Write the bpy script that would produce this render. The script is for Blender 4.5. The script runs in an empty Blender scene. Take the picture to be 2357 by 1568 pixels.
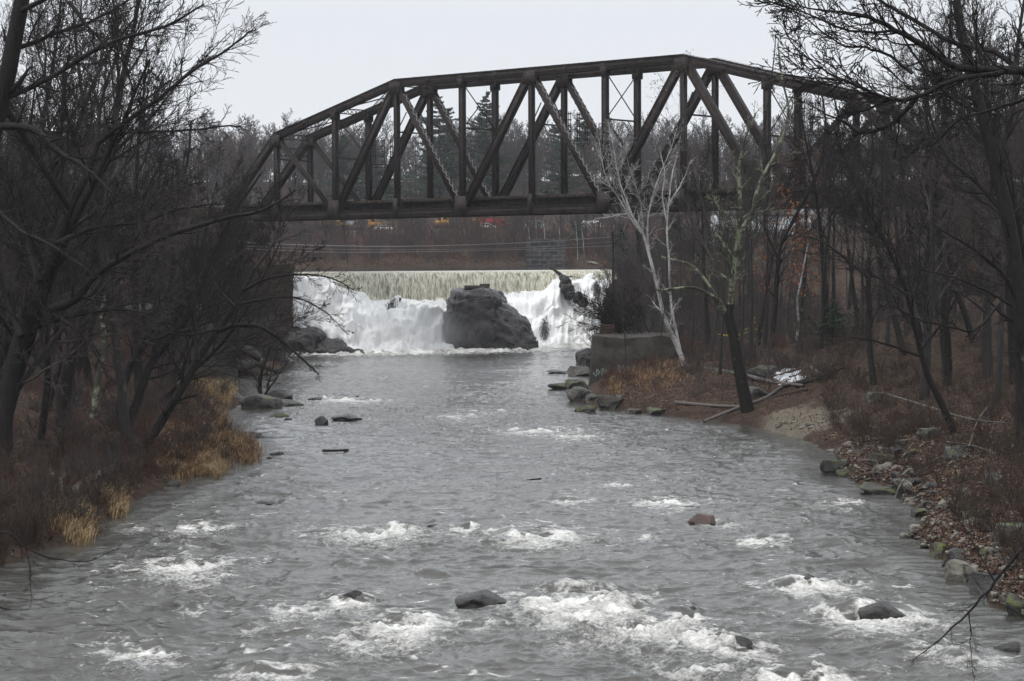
import bpy, bmesh, math, random
import numpy as np
from mathutils import Vector, Matrix, noise as mnoise

random.seed(7)
S = bpy.context.scene
COL = S.collection
R = math.radians

# ------------------------------------------------------------------ camera model (pixels of a 2357 x 1568 picture)
FPX, CX, CY = 4656.0, 1178.5, 784.0
CAMZ = 10.0
PITCH = math.atan(181.0/FPX); ROLL = 0.0045
_f = np.array([0, math.cos(PITCH), -math.sin(PITCH)])
_u0 = np.array([0, math.sin(PITCH), math.cos(PITCH)])
_r0 = np.array([1.0, 0, 0])
_r = math.cos(ROLL)*_r0 - math.sin(ROLL)*_u0
_u = math.cos(ROLL)*_u0 + math.sin(ROLL)*_r0
CAM = np.array([0, 0, CAMZ])

def ray(u, v):
    d = _f*FPX + _r*(u-CX) - _u*(v-CY)
    return d/np.linalg.norm(d)
def atz(u, v, z=0.0):
    d = ray(u, v); return CAM + d*((z-CAMZ)/d[2])
def aty(u, v, Y):
    d = ray(u, v); return CAM + d*(Y/d[1])

cam = bpy.data.cameras.new('camera'); camo = bpy.data.objects.new('camera', cam); COL.objects.link(camo)
cam.sensor_width = 36.0; cam.lens = FPX/2357.0*36.0; cam.clip_start = 0.5; cam.clip_end = 4000
M = Matrix(((_r[0], _u[0], -_f[0], 0), (_r[1], _u[1], -_f[1], 0), (_r[2], _u[2], -_f[2], CAMZ), (0, 0, 0, 1)))
camo.matrix_world = M
S.camera = camo

# ------------------------------------------------------------------ numpy noise
_rs = np.random.RandomState(3)
_perm = np.arange(512); _rs.shuffle(_perm); _perm = np.concatenate([_perm, _perm, _perm])
_ga = _rs.rand(512)*2*np.pi
_gx, _gy = np.cos(_ga), np.sin(_ga)
def pn(x, y, seed=0):
    x = np.asarray(x, float) + seed*17.37; y = np.asarray(y, float) + seed*9.71
    xi = np.floor(x).astype(int); yi = np.floor(y).astype(int)
    xf = x-xi; yf = y-yi
    xi &= 511; yi &= 511
    def g(ix, iy, fx, fy):
        h = _perm[_perm[ix & 511] + (iy & 511)]
        return _gx[h]*fx + _gy[h]*fy
    sx = xf*xf*xf*(xf*(xf*6-15)+10); sy = yf*yf*yf*(yf*(yf*6-15)+10)
    a = g(xi, yi, xf, yf); b = g(xi+1, yi, xf-1, yf); c = g(xi, yi+1, xf, yf-1); d = g(xi+1, yi+1, xf-1, yf-1)
    return ((a+(b-a)*sx) + ((c+(d-c)*sx)-(a+(b-a)*sx))*sy)*1.5
def fbm(x, y, o=4, seed=0, gain=0.5):
    s = 0; a = 1.0
    for i in range(o):
        s = s + a*pn(x*2**i, y*2**i, seed+i*3); a *= gain
    return s
def sm(a, b, x):
    t = np.clip((np.asarray(x, float)-a)/(b-a), 0, 1); return t*t*(3-2*t)

# ------------------------------------------------------------------ shore lines and terrain
LPX = [(-330,1700),(-160,1560),(-60,1420),(0,1305),(100,1268),(215,1235),(285,1168),(330,1145),(420,1104),(510,1076),(590,1045),(560,1010),(505,985),(530,945),(560,925),(440,884),(520,870),(640,852),(655,838),(640,822),(640,808)]
RPX = [(2620,1700),(2480,1560),(2390,1440),(2290,1395),(2240,1335),(2170,1290),(2090,1240),(2130,1200),(2080,1142),(1990,1118),(1900,1080),(1930,1050),(1860,1018),(1740,982),(1640,968),(1510,955),(1400,940),(1330,925),(1350,900),(1372,880),(1375,830),(1390,803)]
_L = np.array([atz(u, v)[:2] for u, v in LPX]); _Rr = np.array([atz(u, v)[:2] for u, v in RPX])
_L = _L[np.argsort(_L[:, 1])]; _Rr = _Rr[np.argsort(_Rr[:, 1])]
_L = np.vstack([[-20, 0], _L, [-25.5, 240], [-30, 262], [-45, 300], [-70, 430], [-70, 2000]])
_Rr = np.vstack([[18, 0], _Rr, [17, 262], [24, 300], [60, 430], [60, 2000]])
def XL(y): return np.interp(y, _L[:, 1], _L[:, 0])
def XR(y): return np.interp(y, _Rr[:, 1], _Rr[:, 0])
def YC(x): return 238 + 0.8*(np.clip(x, -26, 18)+10)
def land(x, y):
    """distance outside the shore"""
    w = 0.35*pn(np.asarray(y)*0.5, np.asarray(x)*0.05, 5)
    return np.maximum(np.maximum(XL(y)+w - x, x - XR(y)+w), np.asarray(y)-427)
def H(x, y):
    x = np.asarray(x, float); y = np.asarray(y, float)
    d = land(x, y)
    left = x < 0
    dd = np.maximum(d, 0)
    pl = 0.35*(1-np.exp(-dd/0.6)) + 0.17*np.minimum(dd, 26) + 0.04*np.maximum(dd-26, 0)
    pr = 0.45*(1-np.exp(-dd/0.5)) + 0.21*np.minimum(dd, 30) + 0.06*np.maximum(dd-30, 0)
    prof = np.where(left, pl, pr)
    s = np.where(left, sm(208, 236, y), sm(196, 252, y))
    up = 9.35 + 0.19*np.minimum(dd, 43) + 0.13*np.clip(dd-95, 0, 150)
    h = prof*(1-s) + up*s
    n = 0.35*fbm(x/7, y/7, 3, 2) + 0.10*fbm(x/1.3, y/1.3, 2, 8)
    h = h + n*np.clip(dd/2.5, 0, 1)
    bed = np.where(y > YC(x)+0.5, 7.6, -1.6)
    k = sm(-1.4, 0, d)
    return np.where(d > 0, h, bed*(1-k) + np.where(y > YC(x)+0.5, 9.2, -0.1)*k)
def hz(x, y): return float(H(np.array([x]), np.array([y]))[0])
def hit(u, v):
    """where the ray through a pixel meets the ground or the river"""
    d = ray(u, v); ys = np.arange(30, 620, 0.4)
    p = CAM[None] + d[None]*(ys/d[1])[:, None]
    g = np.maximum(H(p[:, 0], p[:, 1]), np.where(p[:, 1] > YC(p[:, 0]), 9.0, 0.0))
    i = np.argmax(p[:, 2] <= g)
    return np.array([p[i, 0], p[i, 1], g[i]])

# ------------------------------------------------------------------ tagging helpers
def tag(o, label=None, cat=None, group=None, kind=None):
    if label: o['label'] = label
    if cat: o['category'] = cat
    if group: o['group'] = group
    if kind: o['kind'] = kind
    return o
def empty(name, loc=(0, 0, 0), rz=0.0, label=None, cat=None, group=None):
    o = bpy.data.objects.new(name, None); COL.objects.link(o)
    o.location = tuple(float(c) for c in loc); o.rotation_euler = (0, 0, rz)
    o.empty_display_size = 0.2
    return tag(o, label, cat, group)
def mk(name, V, F, mat=None, parent=None, smooth=True):
    me = bpy.data.meshes.new(name)
    V = np.asarray(V, dtype=np.float32)
    if isinstance(F, np.ndarray):
        n = F.shape[1]
        me.vertices.add(len(V)); me.vertices.foreach_set('co', V.ravel())
        me.loops.add(F.size); me.loops.foreach_set('vertex_index', F.astype(np.int32).ravel())
        me.polygons.add(len(F)); me.polygons.foreach_set('loop_start', np.arange(0, F.size, n, dtype=np.int32))
        me.polygons.foreach_set('loop_total', np.full(len(F), n, dtype=np.int32))
        me.update(calc_edges=True)
    else:
        me.from_pydata([tuple(map(float, v)) for v in V], [], [tuple(f) for f in F]); me.update()
    if smooth: me.polygons.foreach_set('use_smooth', np.ones(len(me.polygons), dtype=bool))
    if mat: me.materials.append(mat)
    o = bpy.data.objects.new(name, me); COL.objects.link(o)
    if parent: o.parent = parent
    return o
def copy_thing(root, loc, rz=0, sc=1.0, label=None, group=None, tilt=(0, 0)):
    r = root.copy(); COL.objects.link(r); r.location = tuple(map(float, loc)); r.rotation_euler = (tilt[0], tilt[1], rz)
    r.scale = (sc, sc, sc) if not hasattr(sc, '__len__') else sc
    if label: r['label'] = label
    if group: r['group'] = group
    for ch in root.children:
        c = ch.copy(); COL.objects.link(c); c.parent = r
        for g in ch.children:
            e = g.copy(); COL.objects.link(e); e.parent = c
    return r

# ------------------------------------------------------------------ mesh collector
class MB:
    def __init__(s): s.V = []; s.F = []; s.n = 0
    def add(s, V, F):
        V = np.asarray(V, float); F = np.asarray(F, int)
        s.V.append(V); s.F.append(F+s.n); s.n += len(V)
    def box(s, c, size, rot=None):
        h = np.array(size)/2.0
        c8 = np.array([[x, y, z] for x in (-1, 1) for y in (-1, 1) for z in (-1, 1)], float)*h
        if rot is not None: c8 = c8 @ np.array(rot).T
        s.add(c8+np.array(c), [[0,1,3,2],[4,6,7,5],[0,4,5,1],[2,3,7,6],[0,2,6,4],[1,5,7,3]])
    def beam(s, p, q, w, h, up=(0, 0, 1), ext=0.0):
        p = np.array(p, float); q = np.array(q, float); t = q-p; L = np.linalg.norm(t); t /= L
        up = np.array(up, float)
        sd = np.cross(t, up); sd /= np.linalg.norm(sd); uu = np.cross(sd, t)
        rot = np.stack([t, sd, uu], 1)
        s.box((p+q)/2, (L+2*ext, w, h), rot)
    def tube(s, pts, rad, sides=4):
        pts = np.asarray(pts, float); n = len(pts); rad = np.broadcast_to(np.asarray(rad, float), (n,))
        t = np.empty_like(pts); t[1:-1] = pts[2:]-pts[:-2]; t[0] = pts[1]-pts[0]; t[-1] = pts[-1]-pts[-2]
        t /= (np.linalg.norm(t, axis=1)[:, None]+1e-9)
        mt = t.mean(0); ref = np.array([1.0, 0, 0]) if abs(mt[0]) < abs(mt[1]) else np.array([0, 1.0, 0])
        if abs(mt[2]) < 0.4: ref = np.array([0, 0, 1.0])
        a = np.cross(t, ref); a /= (np.linalg.norm(a, axis=1)[:, None]+1e-9); b = np.cross(t, a)
        ca, sa = _circ(sides)
        V = (pts[:, None, :] + rad[:, None, None]*(a[:, None, :]*ca[None, :, None] + b[:, None, :]*sa[None, :, None])).reshape(-1, 3)
        s.V.append(V); s.F.append(_tf(n, sides)+s.n); s.n += n*sides
    def arrays(s): return np.concatenate(s.V), np.concatenate(s.F)
    def build(s, name, mat, parent=None, smooth=False):
        V, F = s.arrays(); return mk(name, V, F, mat, parent, smooth)
_cc = {}
def _circ(n):
    if n not in _cc:
        a = np.arange(n)*2*np.pi/n; _cc[n] = (np.cos(a), np.sin(a))
    return _cc[n]
_ft = {}
def _tf(n, k):
    if (n, k) not in _ft:
        i = np.arange(n-1)[:, None]*k; j = np.arange(k)[None]; j2 = (j+1) % k
        _ft[(n, k)] = np.stack([i+j, i+j2, i+k+j2, i+k+j], -1).reshape(-1, 4)
    return _ft[(n, k)]

# ------------------------------------------------------------------ materials
class NT:
    spec = .09
    def __init__(s, name):
        s.m = bpy.data.materials.new(name); s.m.use_nodes = True; s.t = s.m.node_tree; s.N = s.t.nodes; s.L = s.t.links
        s.b = s.N['Principled BSDF']
    def n(s, typ, **k):
        x = s.N.new(typ)
        for a, v in k.items():
            if isinstance(a, str) and hasattr(x, a): setattr(x, a, v)
        return x
    def l(s, a, b): s.L.new(a, b)
    def co(s, kind='Object'):
        return s.n('ShaderNodeTexCoord').outputs[kind]
    def pos(s): return s.n('ShaderNodeNewGeometry').outputs['Position']
    def mapv(s, v, sc):
        m = s.n('ShaderNodeMapping'); m.inputs['Scale'].default_value = sc; s.l(v, m.inputs[0]); return m.outputs[0]
    def noise(s, v, sc, det=4, rough=.55, dist=0):
        x = s.n('ShaderNodeTexNoise'); s.l(v, x.inputs['Vector']); x.inputs['Scale'].default_value = sc
        x.inputs['Detail'].default_value = det; x.inputs['Roughness'].default_value = rough; x.inputs['Distortion'].default_value = dist
        return x.outputs['Fac']
    def ramp(s, v, stops):
        r = s.n('ShaderNodeValToRGB'); s.l(v, r.inputs[0]); e = r.color_ramp.elements
        while len(e) < len(stops): e.new(.5)
        for el, (p, c) in zip(e, stops):
            el.position = p; el.color = (*c, 1) if len(c) == 3 else c
        return r.outputs[0]
    def mr(s, v, a, b, c=0., d=1.):
        r = s.n('ShaderNodeMapRange'); s.l(v, r.inputs[0])
        for i, q in enumerate((a, b, c, d)): r.inputs[i+1].default_value = q
        return r.outputs[0]
    def mix(s, f, a, b, bt='MIX'):
        x = s.n('ShaderNodeMix'); x.data_type = 'RGBA'; x.blend_type = bt
        for i, q in ((0, f), (6, a), (7, b)):
            if hasattr(q, 'links'): s.l(q, x.inputs[i])
            else: x.inputs[i].default_value = q if i == 0 else (*q, 1)
        return x.outputs[2]
    def math(s, op, a, b=0.):
        x = s.n('ShaderNodeMath'); x.operation = op
        for i, q in enumerate((a, b)):
            if hasattr(q, 'links'): s.l(q, x.inputs[i])
            else: x.inputs[i].default_value = q
        return x.outputs[0]
    def attr(s, name):
        x = s.n('ShaderNodeAttribute'); x.attribute_name = name; return x.outputs['Fac']
    def bump(s, h, st=.5, dist=.1, nrm=None):
        b = s.n('ShaderNodeBump'); b.inputs['Strength'].default_value = st; b.inputs['Distance'].default_value = dist
        s.l(h, b.inputs['Height'])
        if nrm is not None: s.l(nrm, b.inputs['Normal'])
        return b.outputs[0]
    def out(s, col=None, rough=None, nrm=None, **k):
        if col is not None:
            if hasattr(col, 'links'): s.l(col, s.b.inputs['Base Color'])
            else: s.b.inputs['Base Color'].default_value = (*col, 1)
        if rough is not None:
            if hasattr(rough, 'links'): s.l(rough, s.b.inputs['Roughness'])
            else: s.b.inputs['Roughness'].default_value = rough
        if nrm is not None: s.l(nrm, s.b.inputs['Normal'])
        s.b.inputs['Specular IOR Level'].default_value = s.spec
        for a, v in k.items(): s.b.inputs[a.replace('_', ' ')].default_value = v
        return s.m

def mat_plain(name, c, rough=.7, var=.35, sc=3., metal=0.):
    t = NT(name); p = t.co(); n = t.noise(p, sc, 5)
    c2 = tuple(x*(1-var) for x in c); c3 = tuple(min(1, x*(1+var)) for x in c)
    return t.out(t.ramp(n, [(.3, c2), (.7, c3)]), rough, t.bump(n, .2, .02), Metallic=metal)

def mat_bark(name, c1, c2, lichen=None, lam=.6, rough=.75):
    t = NT(name); p = t.co('Object'); g = t.pos()
    n = t.noise(t.mapv(p, (6, 6, 1.2)), 2.5, 6, .65)
    col = t.ramp(n, [(.3, c1), (.7, c2)])
    if lichen:
        m = t.noise(g, 1.1, 5, .7); mm = t.mr(m, lam, lam+.06)
        col = t.mix(mm, col, lichen)
    return t.out(col, rough, t.bump(n, .6, .05))
BARK = mat_bark('bark_dark', (.008, .007, .007), (.028, .024, .022), (.08, .085, .05), .64)
BARK2 = mat_bark('bark_grey', (.020, .018, .017), (.055, .050, .047), (.10, .10, .075), .64)
BARKL = mat_bark('bark_lichen', (.03, .03, .024), (.075, .072, .058), (.20, .215, .145), .50)
BARKR = mat_bark('bark_brown', (.03, .022, .018), (.075, .053, .042))
TWIG = mat_bark('twig_grey', (.030, .026, .025), (.085, .072, .067))
TWIGD = mat_bark('twig_dark', (.010, .009, .009), (.032, .027, .025), (.09, .095, .055), .68)
TWIGF = mat_bark('twig_far', (.035, .028, .028), (.075, .060, .058))
TWIGRED = mat_bark('twig_red', (.055, .032, .026), (.11, .065, .052))
LOGM = mat_bark('log_wood', (.05, .045, .042), (.16, .15, .14))

def birch():
    t = NT('birch_bark'); p = t.pos()
    n = t.noise(t.mapv(p, (1.2, 1.2, 9)), 1.3, 4, .7)
    k = t.noise(p, .8, 3)
    base = t.ramp(k, [(.35, (.16, .155, .15)), (.6, (.40, .39, .375))])
    dk = t.mr(n, .58, .64)
    return t.out(t.mix(dk, base, (.03, .028, .026)), .65, t.bump(n, .4, .02))
BIRCH = birch()

def steel():
    t = NT('weathered_steel'); t.spec = .13; p = t.pos()
    n = t.noise(p, 1.2, 6, .6); v = t.noise(t.mapv(p, (3, 3, .35)), 2.2, 5, .7)
    c = t.ramp(n, [(.3, (.014, .011, .0105)), (.7, (.040, .031, .028))])
    c = t.mix(t.mr(v, .55, .75), c, (.060, .038, .030))
    fl = t.noise(p, 9, 3)
    c = t.mix(t.mr(fl, .62, .72, 0, .5), c, (.085, .065, .055))
    return t.out(c, .62, t.bump(fl, .3, .02))
STEEL = steel()
LACE = mat_plain('lacing_steel', (.24, .225, .23), .45, .3)
RAIL = mat_plain('rail_steel', (.45, .45, .46), .35, .2, metal=.6)
TIE = mat_plain('tie_timber', (.045, .036, .030), .85, .5)

def ground_mat():
    t = NT('forest_floor'); p = t.pos()
    a = t.noise(p, .35, 6, .6); b = t.noise(p, 3.0, 6, .75); c = t.noise(p, 14, 3, .7)
    col = t.ramp(b, [(.25, (.012, .009, .007)), (.5, (.046, .031, .023)), (.62, (.085, .054, .038)), (.8, (.18, .14, .10))])
    mossy = t.mr(a, .60, .68, 0, .6)
    col = t.mix(mossy, col, (.045, .050, .018))
    col = t.mix(t.mr(c, .66, .72), col, (.22, .16, .12))
    s = t.attr('sand')
    col = t.mix(s, col, t.ramp(b, [(.3, (.10, .085, .065)), (.7, (.19, .165, .13))]))
    return t.out(col, .85, t.bump(b, .9, .25, t.bump(c, .6, .05)))
GROUND = ground_mat()

def rockm(name, dark, lite, moss=0., strata=True, wet=.45):
    t = NT(name); t.spec = .32; p = t.pos(); g = t.n('ShaderNodeNewGeometry')
    n = t.noise(p, 1.6, 7, .65); f = t.noise(p, 11, 4, .7)
    st = t.noise(t.mapv(p, (.8, .8, 5)), 1.4, 5, .7)
    col = t.ramp(n, [(.3, dark), (.68, lite)])
    col = t.mix(t.mr(f, .60, .72, 0, .55), col, tuple(min(1, c*2.0) for c in lite))
    col = t.mix(t.mr(st, .58, .66, 0, .55), col, tuple(c*.5 for c in dark))
    if moss:
        sx = t.n('ShaderNodeSeparateXYZ'); t.l(g.outputs['Normal'], sx.inputs[0])
        mm = t.math('MULTIPLY', t.mr(sx.outputs[2], .1, .7), t.mr(t.noise(p, 1.3, 4, .7), .62-moss*.25, .72-moss*.25))
        col = t.mix(mm, col, t.ramp(f, [(.3, (.030, .040, .006)), (.7, (.09, .10, .02))]))
    ck = t.n('ShaderNodeTexVoronoi'); ck.feature = 'DISTANCE_TO_EDGE'; ck.inputs['Scale'].default_value = .55; t.l(t.mapv(p, (1, 1, .55)), ck.inputs['Vector'])
    ckf = t.mr(ck.outputs['Distance'], .0, .035, .75, 0.)
    col = t.mix(ckf, col, (.006, .006, .006))
    nb = t.bump(st, .6 if strata else .2, .12, t.bump(n, .7, .15, t.bump(f, .5, .03)))
    return t.out(col, t.mr(n, .3, .7, wet-.12, wet+.2), nb)
ROCKD = rockm('rock_wet_dark', (.010, .0095, .0095), (.040, .037, .035), wet=.26)
ROCKF = rockm('rock_falls', (.012, .0115, .012), (.072, .067, .066), wet=.36)
ROCKG = rockm('rock_grey', (.024, .023, .021), (.088, .083, .075), .35, wet=.6)
ROCKM = rockm('rock_mossy', (.018, .017, .015), (.060, .056, .050), .62, wet=.6)
ROCKP = rockm('rock_pale', (.07, .063, .052), (.22, .205, .175), wet=.7)
ROCKB = rockm('rock_brown', (.03, .018, .014), (.09, .05, .038), wet=.35)

def concrete():
    t = NT('old_concrete'); p = t.pos()
    n = t.noise(p, .9, 7, .7); v = t.noise(t.mapv(p, (3.5, 3.5, .25)), 1.4, 5, .7); f = t.noise(p, 8, 5, .7)
    c = t.ramp(n, [(.3, (.022, .020, .018)), (.7, (.085, .076, .066))])
    c = t.mix(t.mr(v, .55, .68, 0, .75), c, (.035, .032, .028))
    c = t.mix(t.mr(v, .26, .34, .7, 0), c, (.22, .205, .18))
    return t.out(c, .85, t.bump(f, .7, .04, t.bump(n, .5, .2)))
CONC = concrete()
def masonry(name, c1, c2, mo, sc=1.0):
    t = NT(name); p = t.pos()
    m = t.n('ShaderNodeMapping'); m.inputs['Rotation'].default_value = (R(90), 0, 0); t.l(p, m.inputs[0])
    w = t.n('ShaderNodeVectorMath'); w.operation = 'ADD'; t.l(m.outputs[0], w.inputs[0])
    nz = t.n('ShaderNodeTexNoise'); nz.inputs['Scale'].default_value = .9; t.l(p, nz.inputs['Vector'])
    sb = t.n('ShaderNodeVectorMath'); sb.operation = 'SCALE'; sb.inputs['Scale'].default_value = .35; t.l(nz.outputs['Color'], sb.inputs[0]); t.l(sb.outputs[0], w.inputs[1])
    b = t.n('ShaderNodeTexBrick'); t.l(w.outputs[0], b.inputs['Vector'])
    b.inputs['Color1'].default_value = (*c1, 1); b.inputs['Color2'].default_value = (*c2, 1); b.inputs['Mortar'].default_value = (*mo, 1)
    b.inputs['Scale'].default_value = sc; b.inputs['Mortar Size'].default_value = .03; b.inputs['Brick Width'].default_value = .9; b.inputs['Row Height'].default_value = .42
    n = t.noise(p, 1.1, 6, .7)
    c = t.mix(t.mr(n, .45, .7), b.outputs['Color'], tuple(x*.45 for x in c1))
    return t.out(c, .9, t.bump(b.outputs['Fac'], -.7, .08, t.bump(t.noise(p, 5, 5, .7), .6, .06)))
STONEW = masonry('stone_masonry', (.040, .030, .025), (.070, .045, .032), (.018, .016, .014))
STONEP = masonry('pier_masonry', (.030, .029, .028), (.065, .06, .058), (.13, .125, .12), .45)

# water
def water_mat():
    t = NT('river_water'); p = t.pos(); t.spec = .5
    foam = t.attr('foam')
    f1 = t.noise(t.mapv(p, (.75, 1, 1)), 2.8, 8, .72, .9); f2 = t.noise(t.mapv(p, (.8, 1.1, 1)), 11, 6, .75, .5)
    ff = t.math('ADD', t.math('MULTIPLY', f1, .62), t.math('MULTIPLY', f2, .38))
    # foam attribute 0..1 lowers the threshold
    ff = t.math('MULTIPLY', t.math('SUBTRACT', ff, .5), 2.6)
    k = t.math('ADD', ff, foam)
    fm = t.mr(k, .46, 1.18)
    w1 = t.noise(t.mapv(p, (.65, 1.3, 1)), 2.6, 6, .64, .8); w2 = t.noise(t.mapv(p, (.75, 1.3, 1)), 8.0, 5, .64, .5)
    nb = t.bump(w1, .8, .045, t.bump(w2, .8, .012))
    nb = t.bump(t.math('MULTIPLY', ff, fm), .8, .06, nb)
    murk = t.ramp(t.noise(p, .25, 3), [(.3, (.034, .033, .028)), (.7, (.056, .054, .046))])
    fcol = t.ramp(f2, [(.3, (.55, .53, .46)), (.5, (.74, .73, .69)), (.68, (.88, .88, .86))])
    col = t.mix(fm, murk, fcol)
    rg = t.mix(fm, (.06, .06, .06), (.75, .75, .75))
    m = t.out(col, rg, nb); t.b.inputs['IOR'].default_value = 1.5
    return m
WATER = water_mat()
def pond_mat():
    t = NT('pond_water'); p = t.pos(); t.spec = .5
    w = t.noise(t.mapv(p, (1, .35, 1)), 2.5, 5, .6)
    m = t.out((.035, .035, .032), .06, t.bump(w, .25, .04)); t.b.inputs['IOR'].default_value = 1.333
    return m
POND = pond_mat()
def falls_mat():
    t = NT('falling_water'); p = t.pos()
    cu = t.attr('curtain'); th = t.attr('thin')
    s1 = t.noise(t.mapv(p, (3.2, 1.2, .22)), 1.5, 7, .75); s2 = t.noise(t.mapv(p, (7, 2, .5)), 2.2, 5, .7)
    ca = t.ramp(s1, [(.36, (.12, .115, .085)), (.47, (.40, .385, .30)), (.60, (.68, .66, .57))])
    ca = t.mix(t.mr(s2, .56, .66, 0, .8), ca, (.11, .105, .08))
    n1 = t.noise(p, .9, 8, .72, .6); n2 = t.noise(t.mapv(p, (1.5, 1, .6)), 2.6, 8, .8, .5)
    cf = t.ramp(n2, [(.30, (.60, .61, .60)), (.43, (.82, .82, .81)), (.56, (.90, .90, .89)), (.7, (.95, .95, .95))])
    cf = t.mix(t.mr(n1, .60, .74, 0, .55), cf, (.66, .63, .53))
    lip = t.attr('lip'); ca = t.mix(lip, ca, (.50, .50, .46))
    cf = t.mix(t.mr(s1, .48, .68, 0, .50), cf, (.62, .64, .65))
    tm = t.mr(t.math('ADD', s2, t.math('MULTIPLY', th, .45)), .70, .80)
    cf = t.mix(tm, cf, (.06, .058, .06))
    edge = t.math('ADD', cu, t.math('MULTIPLY', t.math('SUBTRACT', n1, .5), 1.4))
    col = t.mix(t.mr(edge, .42, .60), cf, ca)
    nb = t.bump(s1, .5, .30, t.bump(s2, .5, .12, t.bump(n2, .4, .12)))
    return t.out(col, .6, nb)
FALLS = falls_mat()

def leafm(name, cols, rough=.7):
    t = NT(name); i = t.n('ShaderNodeTexCoord').outputs['Object']
    n = t.noise(t.pos(), 2.1, 2, .8)
    w = t.n('ShaderNodeTexWhiteNoise'); w.noise_dimensions = '3D'
    sn = t.n('ShaderNodeVectorMath'); sn.operation = 'SNAP'; sn.inputs[1].default_value = (.15, .15, .15); t.l(t.pos(), sn.inputs[0]); t.l(sn.outputs[0], w.inputs['Vector'])
    st = [(k/(len(cols)-1), c) for k, c in enumerate(cols)]
    return t.out(t.ramp(w.outputs['Value'], st), rough)
LITTER = leafm('leaf_litter', [(.02, .012, .010), (.06, .032, .024), (.10, .05, .033), (.12, .07, .048), (.24, .17, .12)])
ORANGE = leafm('oak_leaves', [(.16, .05, .02), (.28, .10, .035), (.34, .15, .06)])
YELLOW = leafm('yellow_growth', [(.40, .30, .02), (.60, .48, .03)])
GOLD = leafm('dry_grass', [(.08, .05, .028), (.20, .135, .07), (.31, .22, .115), (.42, .32, .19)])
GOLD2 = leafm('rusty_grass', [(.05, .028, .02), (.12, .068, .04), (.24, .15, .08), (.36, .26, .14)])
BRUSH = leafm('red_brush', [(.05, .025, .022), (.10, .045, .036), (.14, .065, .045)])
NEEDLE = leafm('pine_needles', [(.022, .038, .026), (.035, .058, .035), (.05, .075, .045)])
STONEBITS = leafm('stone_bits', [(.03, .026, .022), (.06, .05, .042), (.10, .09, .075), (.26, .24, .20)])

# ------------------------------------------------------------------ world, sun
w = bpy.data.worlds.new('World'); S.world = w; w.use_nodes = True
nt = w.node_tree; bg = nt.nodes['Background']
sky = nt.nodes.new('ShaderNodeTexSky'); sky.sky_type = 'NISHITA'; sky.sun_disc = False
SUN_EL, SUN_AZ = R(58), R(-125)
sky.sun_elevation = SUN_EL; sky.sun_rotation = SUN_AZ; sky.air_density = 1.0; sky.dust_density = 5; sky.altitude = 100
geo = nt.nodes.new('ShaderNodeNewGeometry')
sep = nt.nodes.new('ShaderNodeSeparateXYZ'); nt.links.new(geo.outputs['Incoming'], sep.inputs[0])
ab = nt.nodes.new('ShaderNodeMath'); ab.operation = 'MULTIPLY'; ab.inputs[1].default_value = -1; nt.links.new(sep.outputs[2], ab.inputs[0])
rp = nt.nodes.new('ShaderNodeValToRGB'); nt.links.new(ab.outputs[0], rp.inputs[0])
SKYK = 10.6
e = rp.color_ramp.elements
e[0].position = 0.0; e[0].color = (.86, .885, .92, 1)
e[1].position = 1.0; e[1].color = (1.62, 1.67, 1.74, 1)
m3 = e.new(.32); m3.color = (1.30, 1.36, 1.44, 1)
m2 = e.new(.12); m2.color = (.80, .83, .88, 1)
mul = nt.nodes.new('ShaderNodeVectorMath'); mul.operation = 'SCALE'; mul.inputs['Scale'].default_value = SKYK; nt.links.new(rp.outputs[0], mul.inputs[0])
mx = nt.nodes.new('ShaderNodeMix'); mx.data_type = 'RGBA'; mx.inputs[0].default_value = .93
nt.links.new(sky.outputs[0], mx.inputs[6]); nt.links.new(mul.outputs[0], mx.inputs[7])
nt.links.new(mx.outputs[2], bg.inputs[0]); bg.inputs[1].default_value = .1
sl = bpy.data.lights.new('sun', 'SUN'); sl.energy = 1.4; sl.angle = R(20); sl.color = (1, .97, .93)
so = bpy.data.objects.new('sun', sl); COL.objects.link(so)
# sky rotation a: sun azimuth; light comes from up-left, a little behind the bridge
sd = Vector((math.sin(SUN_AZ)*math.cos(SUN_EL), math.cos(SUN_AZ)*math.cos(SUN_EL), math.sin(SUN_EL)))
so.rotation_euler = sd.to_track_quat('Z', 'Y').to_euler(); so.location = (0, 0, 80)
vs = S.view_settings; S.display_settings.display_device = 'sRGB'
vs.view_transform = 'Standard'; vs.look = 'None'; vs.exposure = 0.0; vs.gamma = 1.0; vs.use_curve_mapping = False

# ------------------------------------------------------------------ ground
def spaced(a, b, f):
    out = [a]
    while out[-1] < b: out.append(out[-1]+f(out[-1]))
    return np.array(out)
gy = spaced(-60, 1500, lambda y: .5 if 40 < y < 130 else (.9 if 0 < y < 260 else (2.5 if 260 <= y < 560 else (12 if y > 560 else 5))))
gx = spaced(-700, 700, lambda x: .55 if abs(x) < 45 else (2.5 if abs(x) < 130 else 30))
GX, GY = np.meshgrid(gx, gy)
GZ = H(GX, GY)
nx, ny = len(gx), len(gy)
def gridF(nx, ny):
    i = np.arange(ny-1)[:, None]*nx + np.arange(nx-1)[None]
    return np.stack([i, i+1, i+nx+1, i+nx], -1).reshape(-1, 4)
g = mk('ground', np.stack([GX, GY, GZ], -1).reshape(-1, 3), gridF(nx, ny), GROUND)
tag(g, kind='structure')
a = g.data.attributes.new('sand', 'FLOAT', 'POINT')
sp = hit(1810, 985)
dd = np.sqrt(((GX-sp[0]-0.5)/3.0)**2+((GY-sp[1])/5.5)**2) + .3*fbm(GX/2, GY/2, 3, 4)
lot = sm(462, 470, GY)*sm(545, 530, GY)*0.8
a.data.foreach_set('value', np.maximum(sm(1.05, .8, dd), lot).astype(np.float32).ravel())

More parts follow.
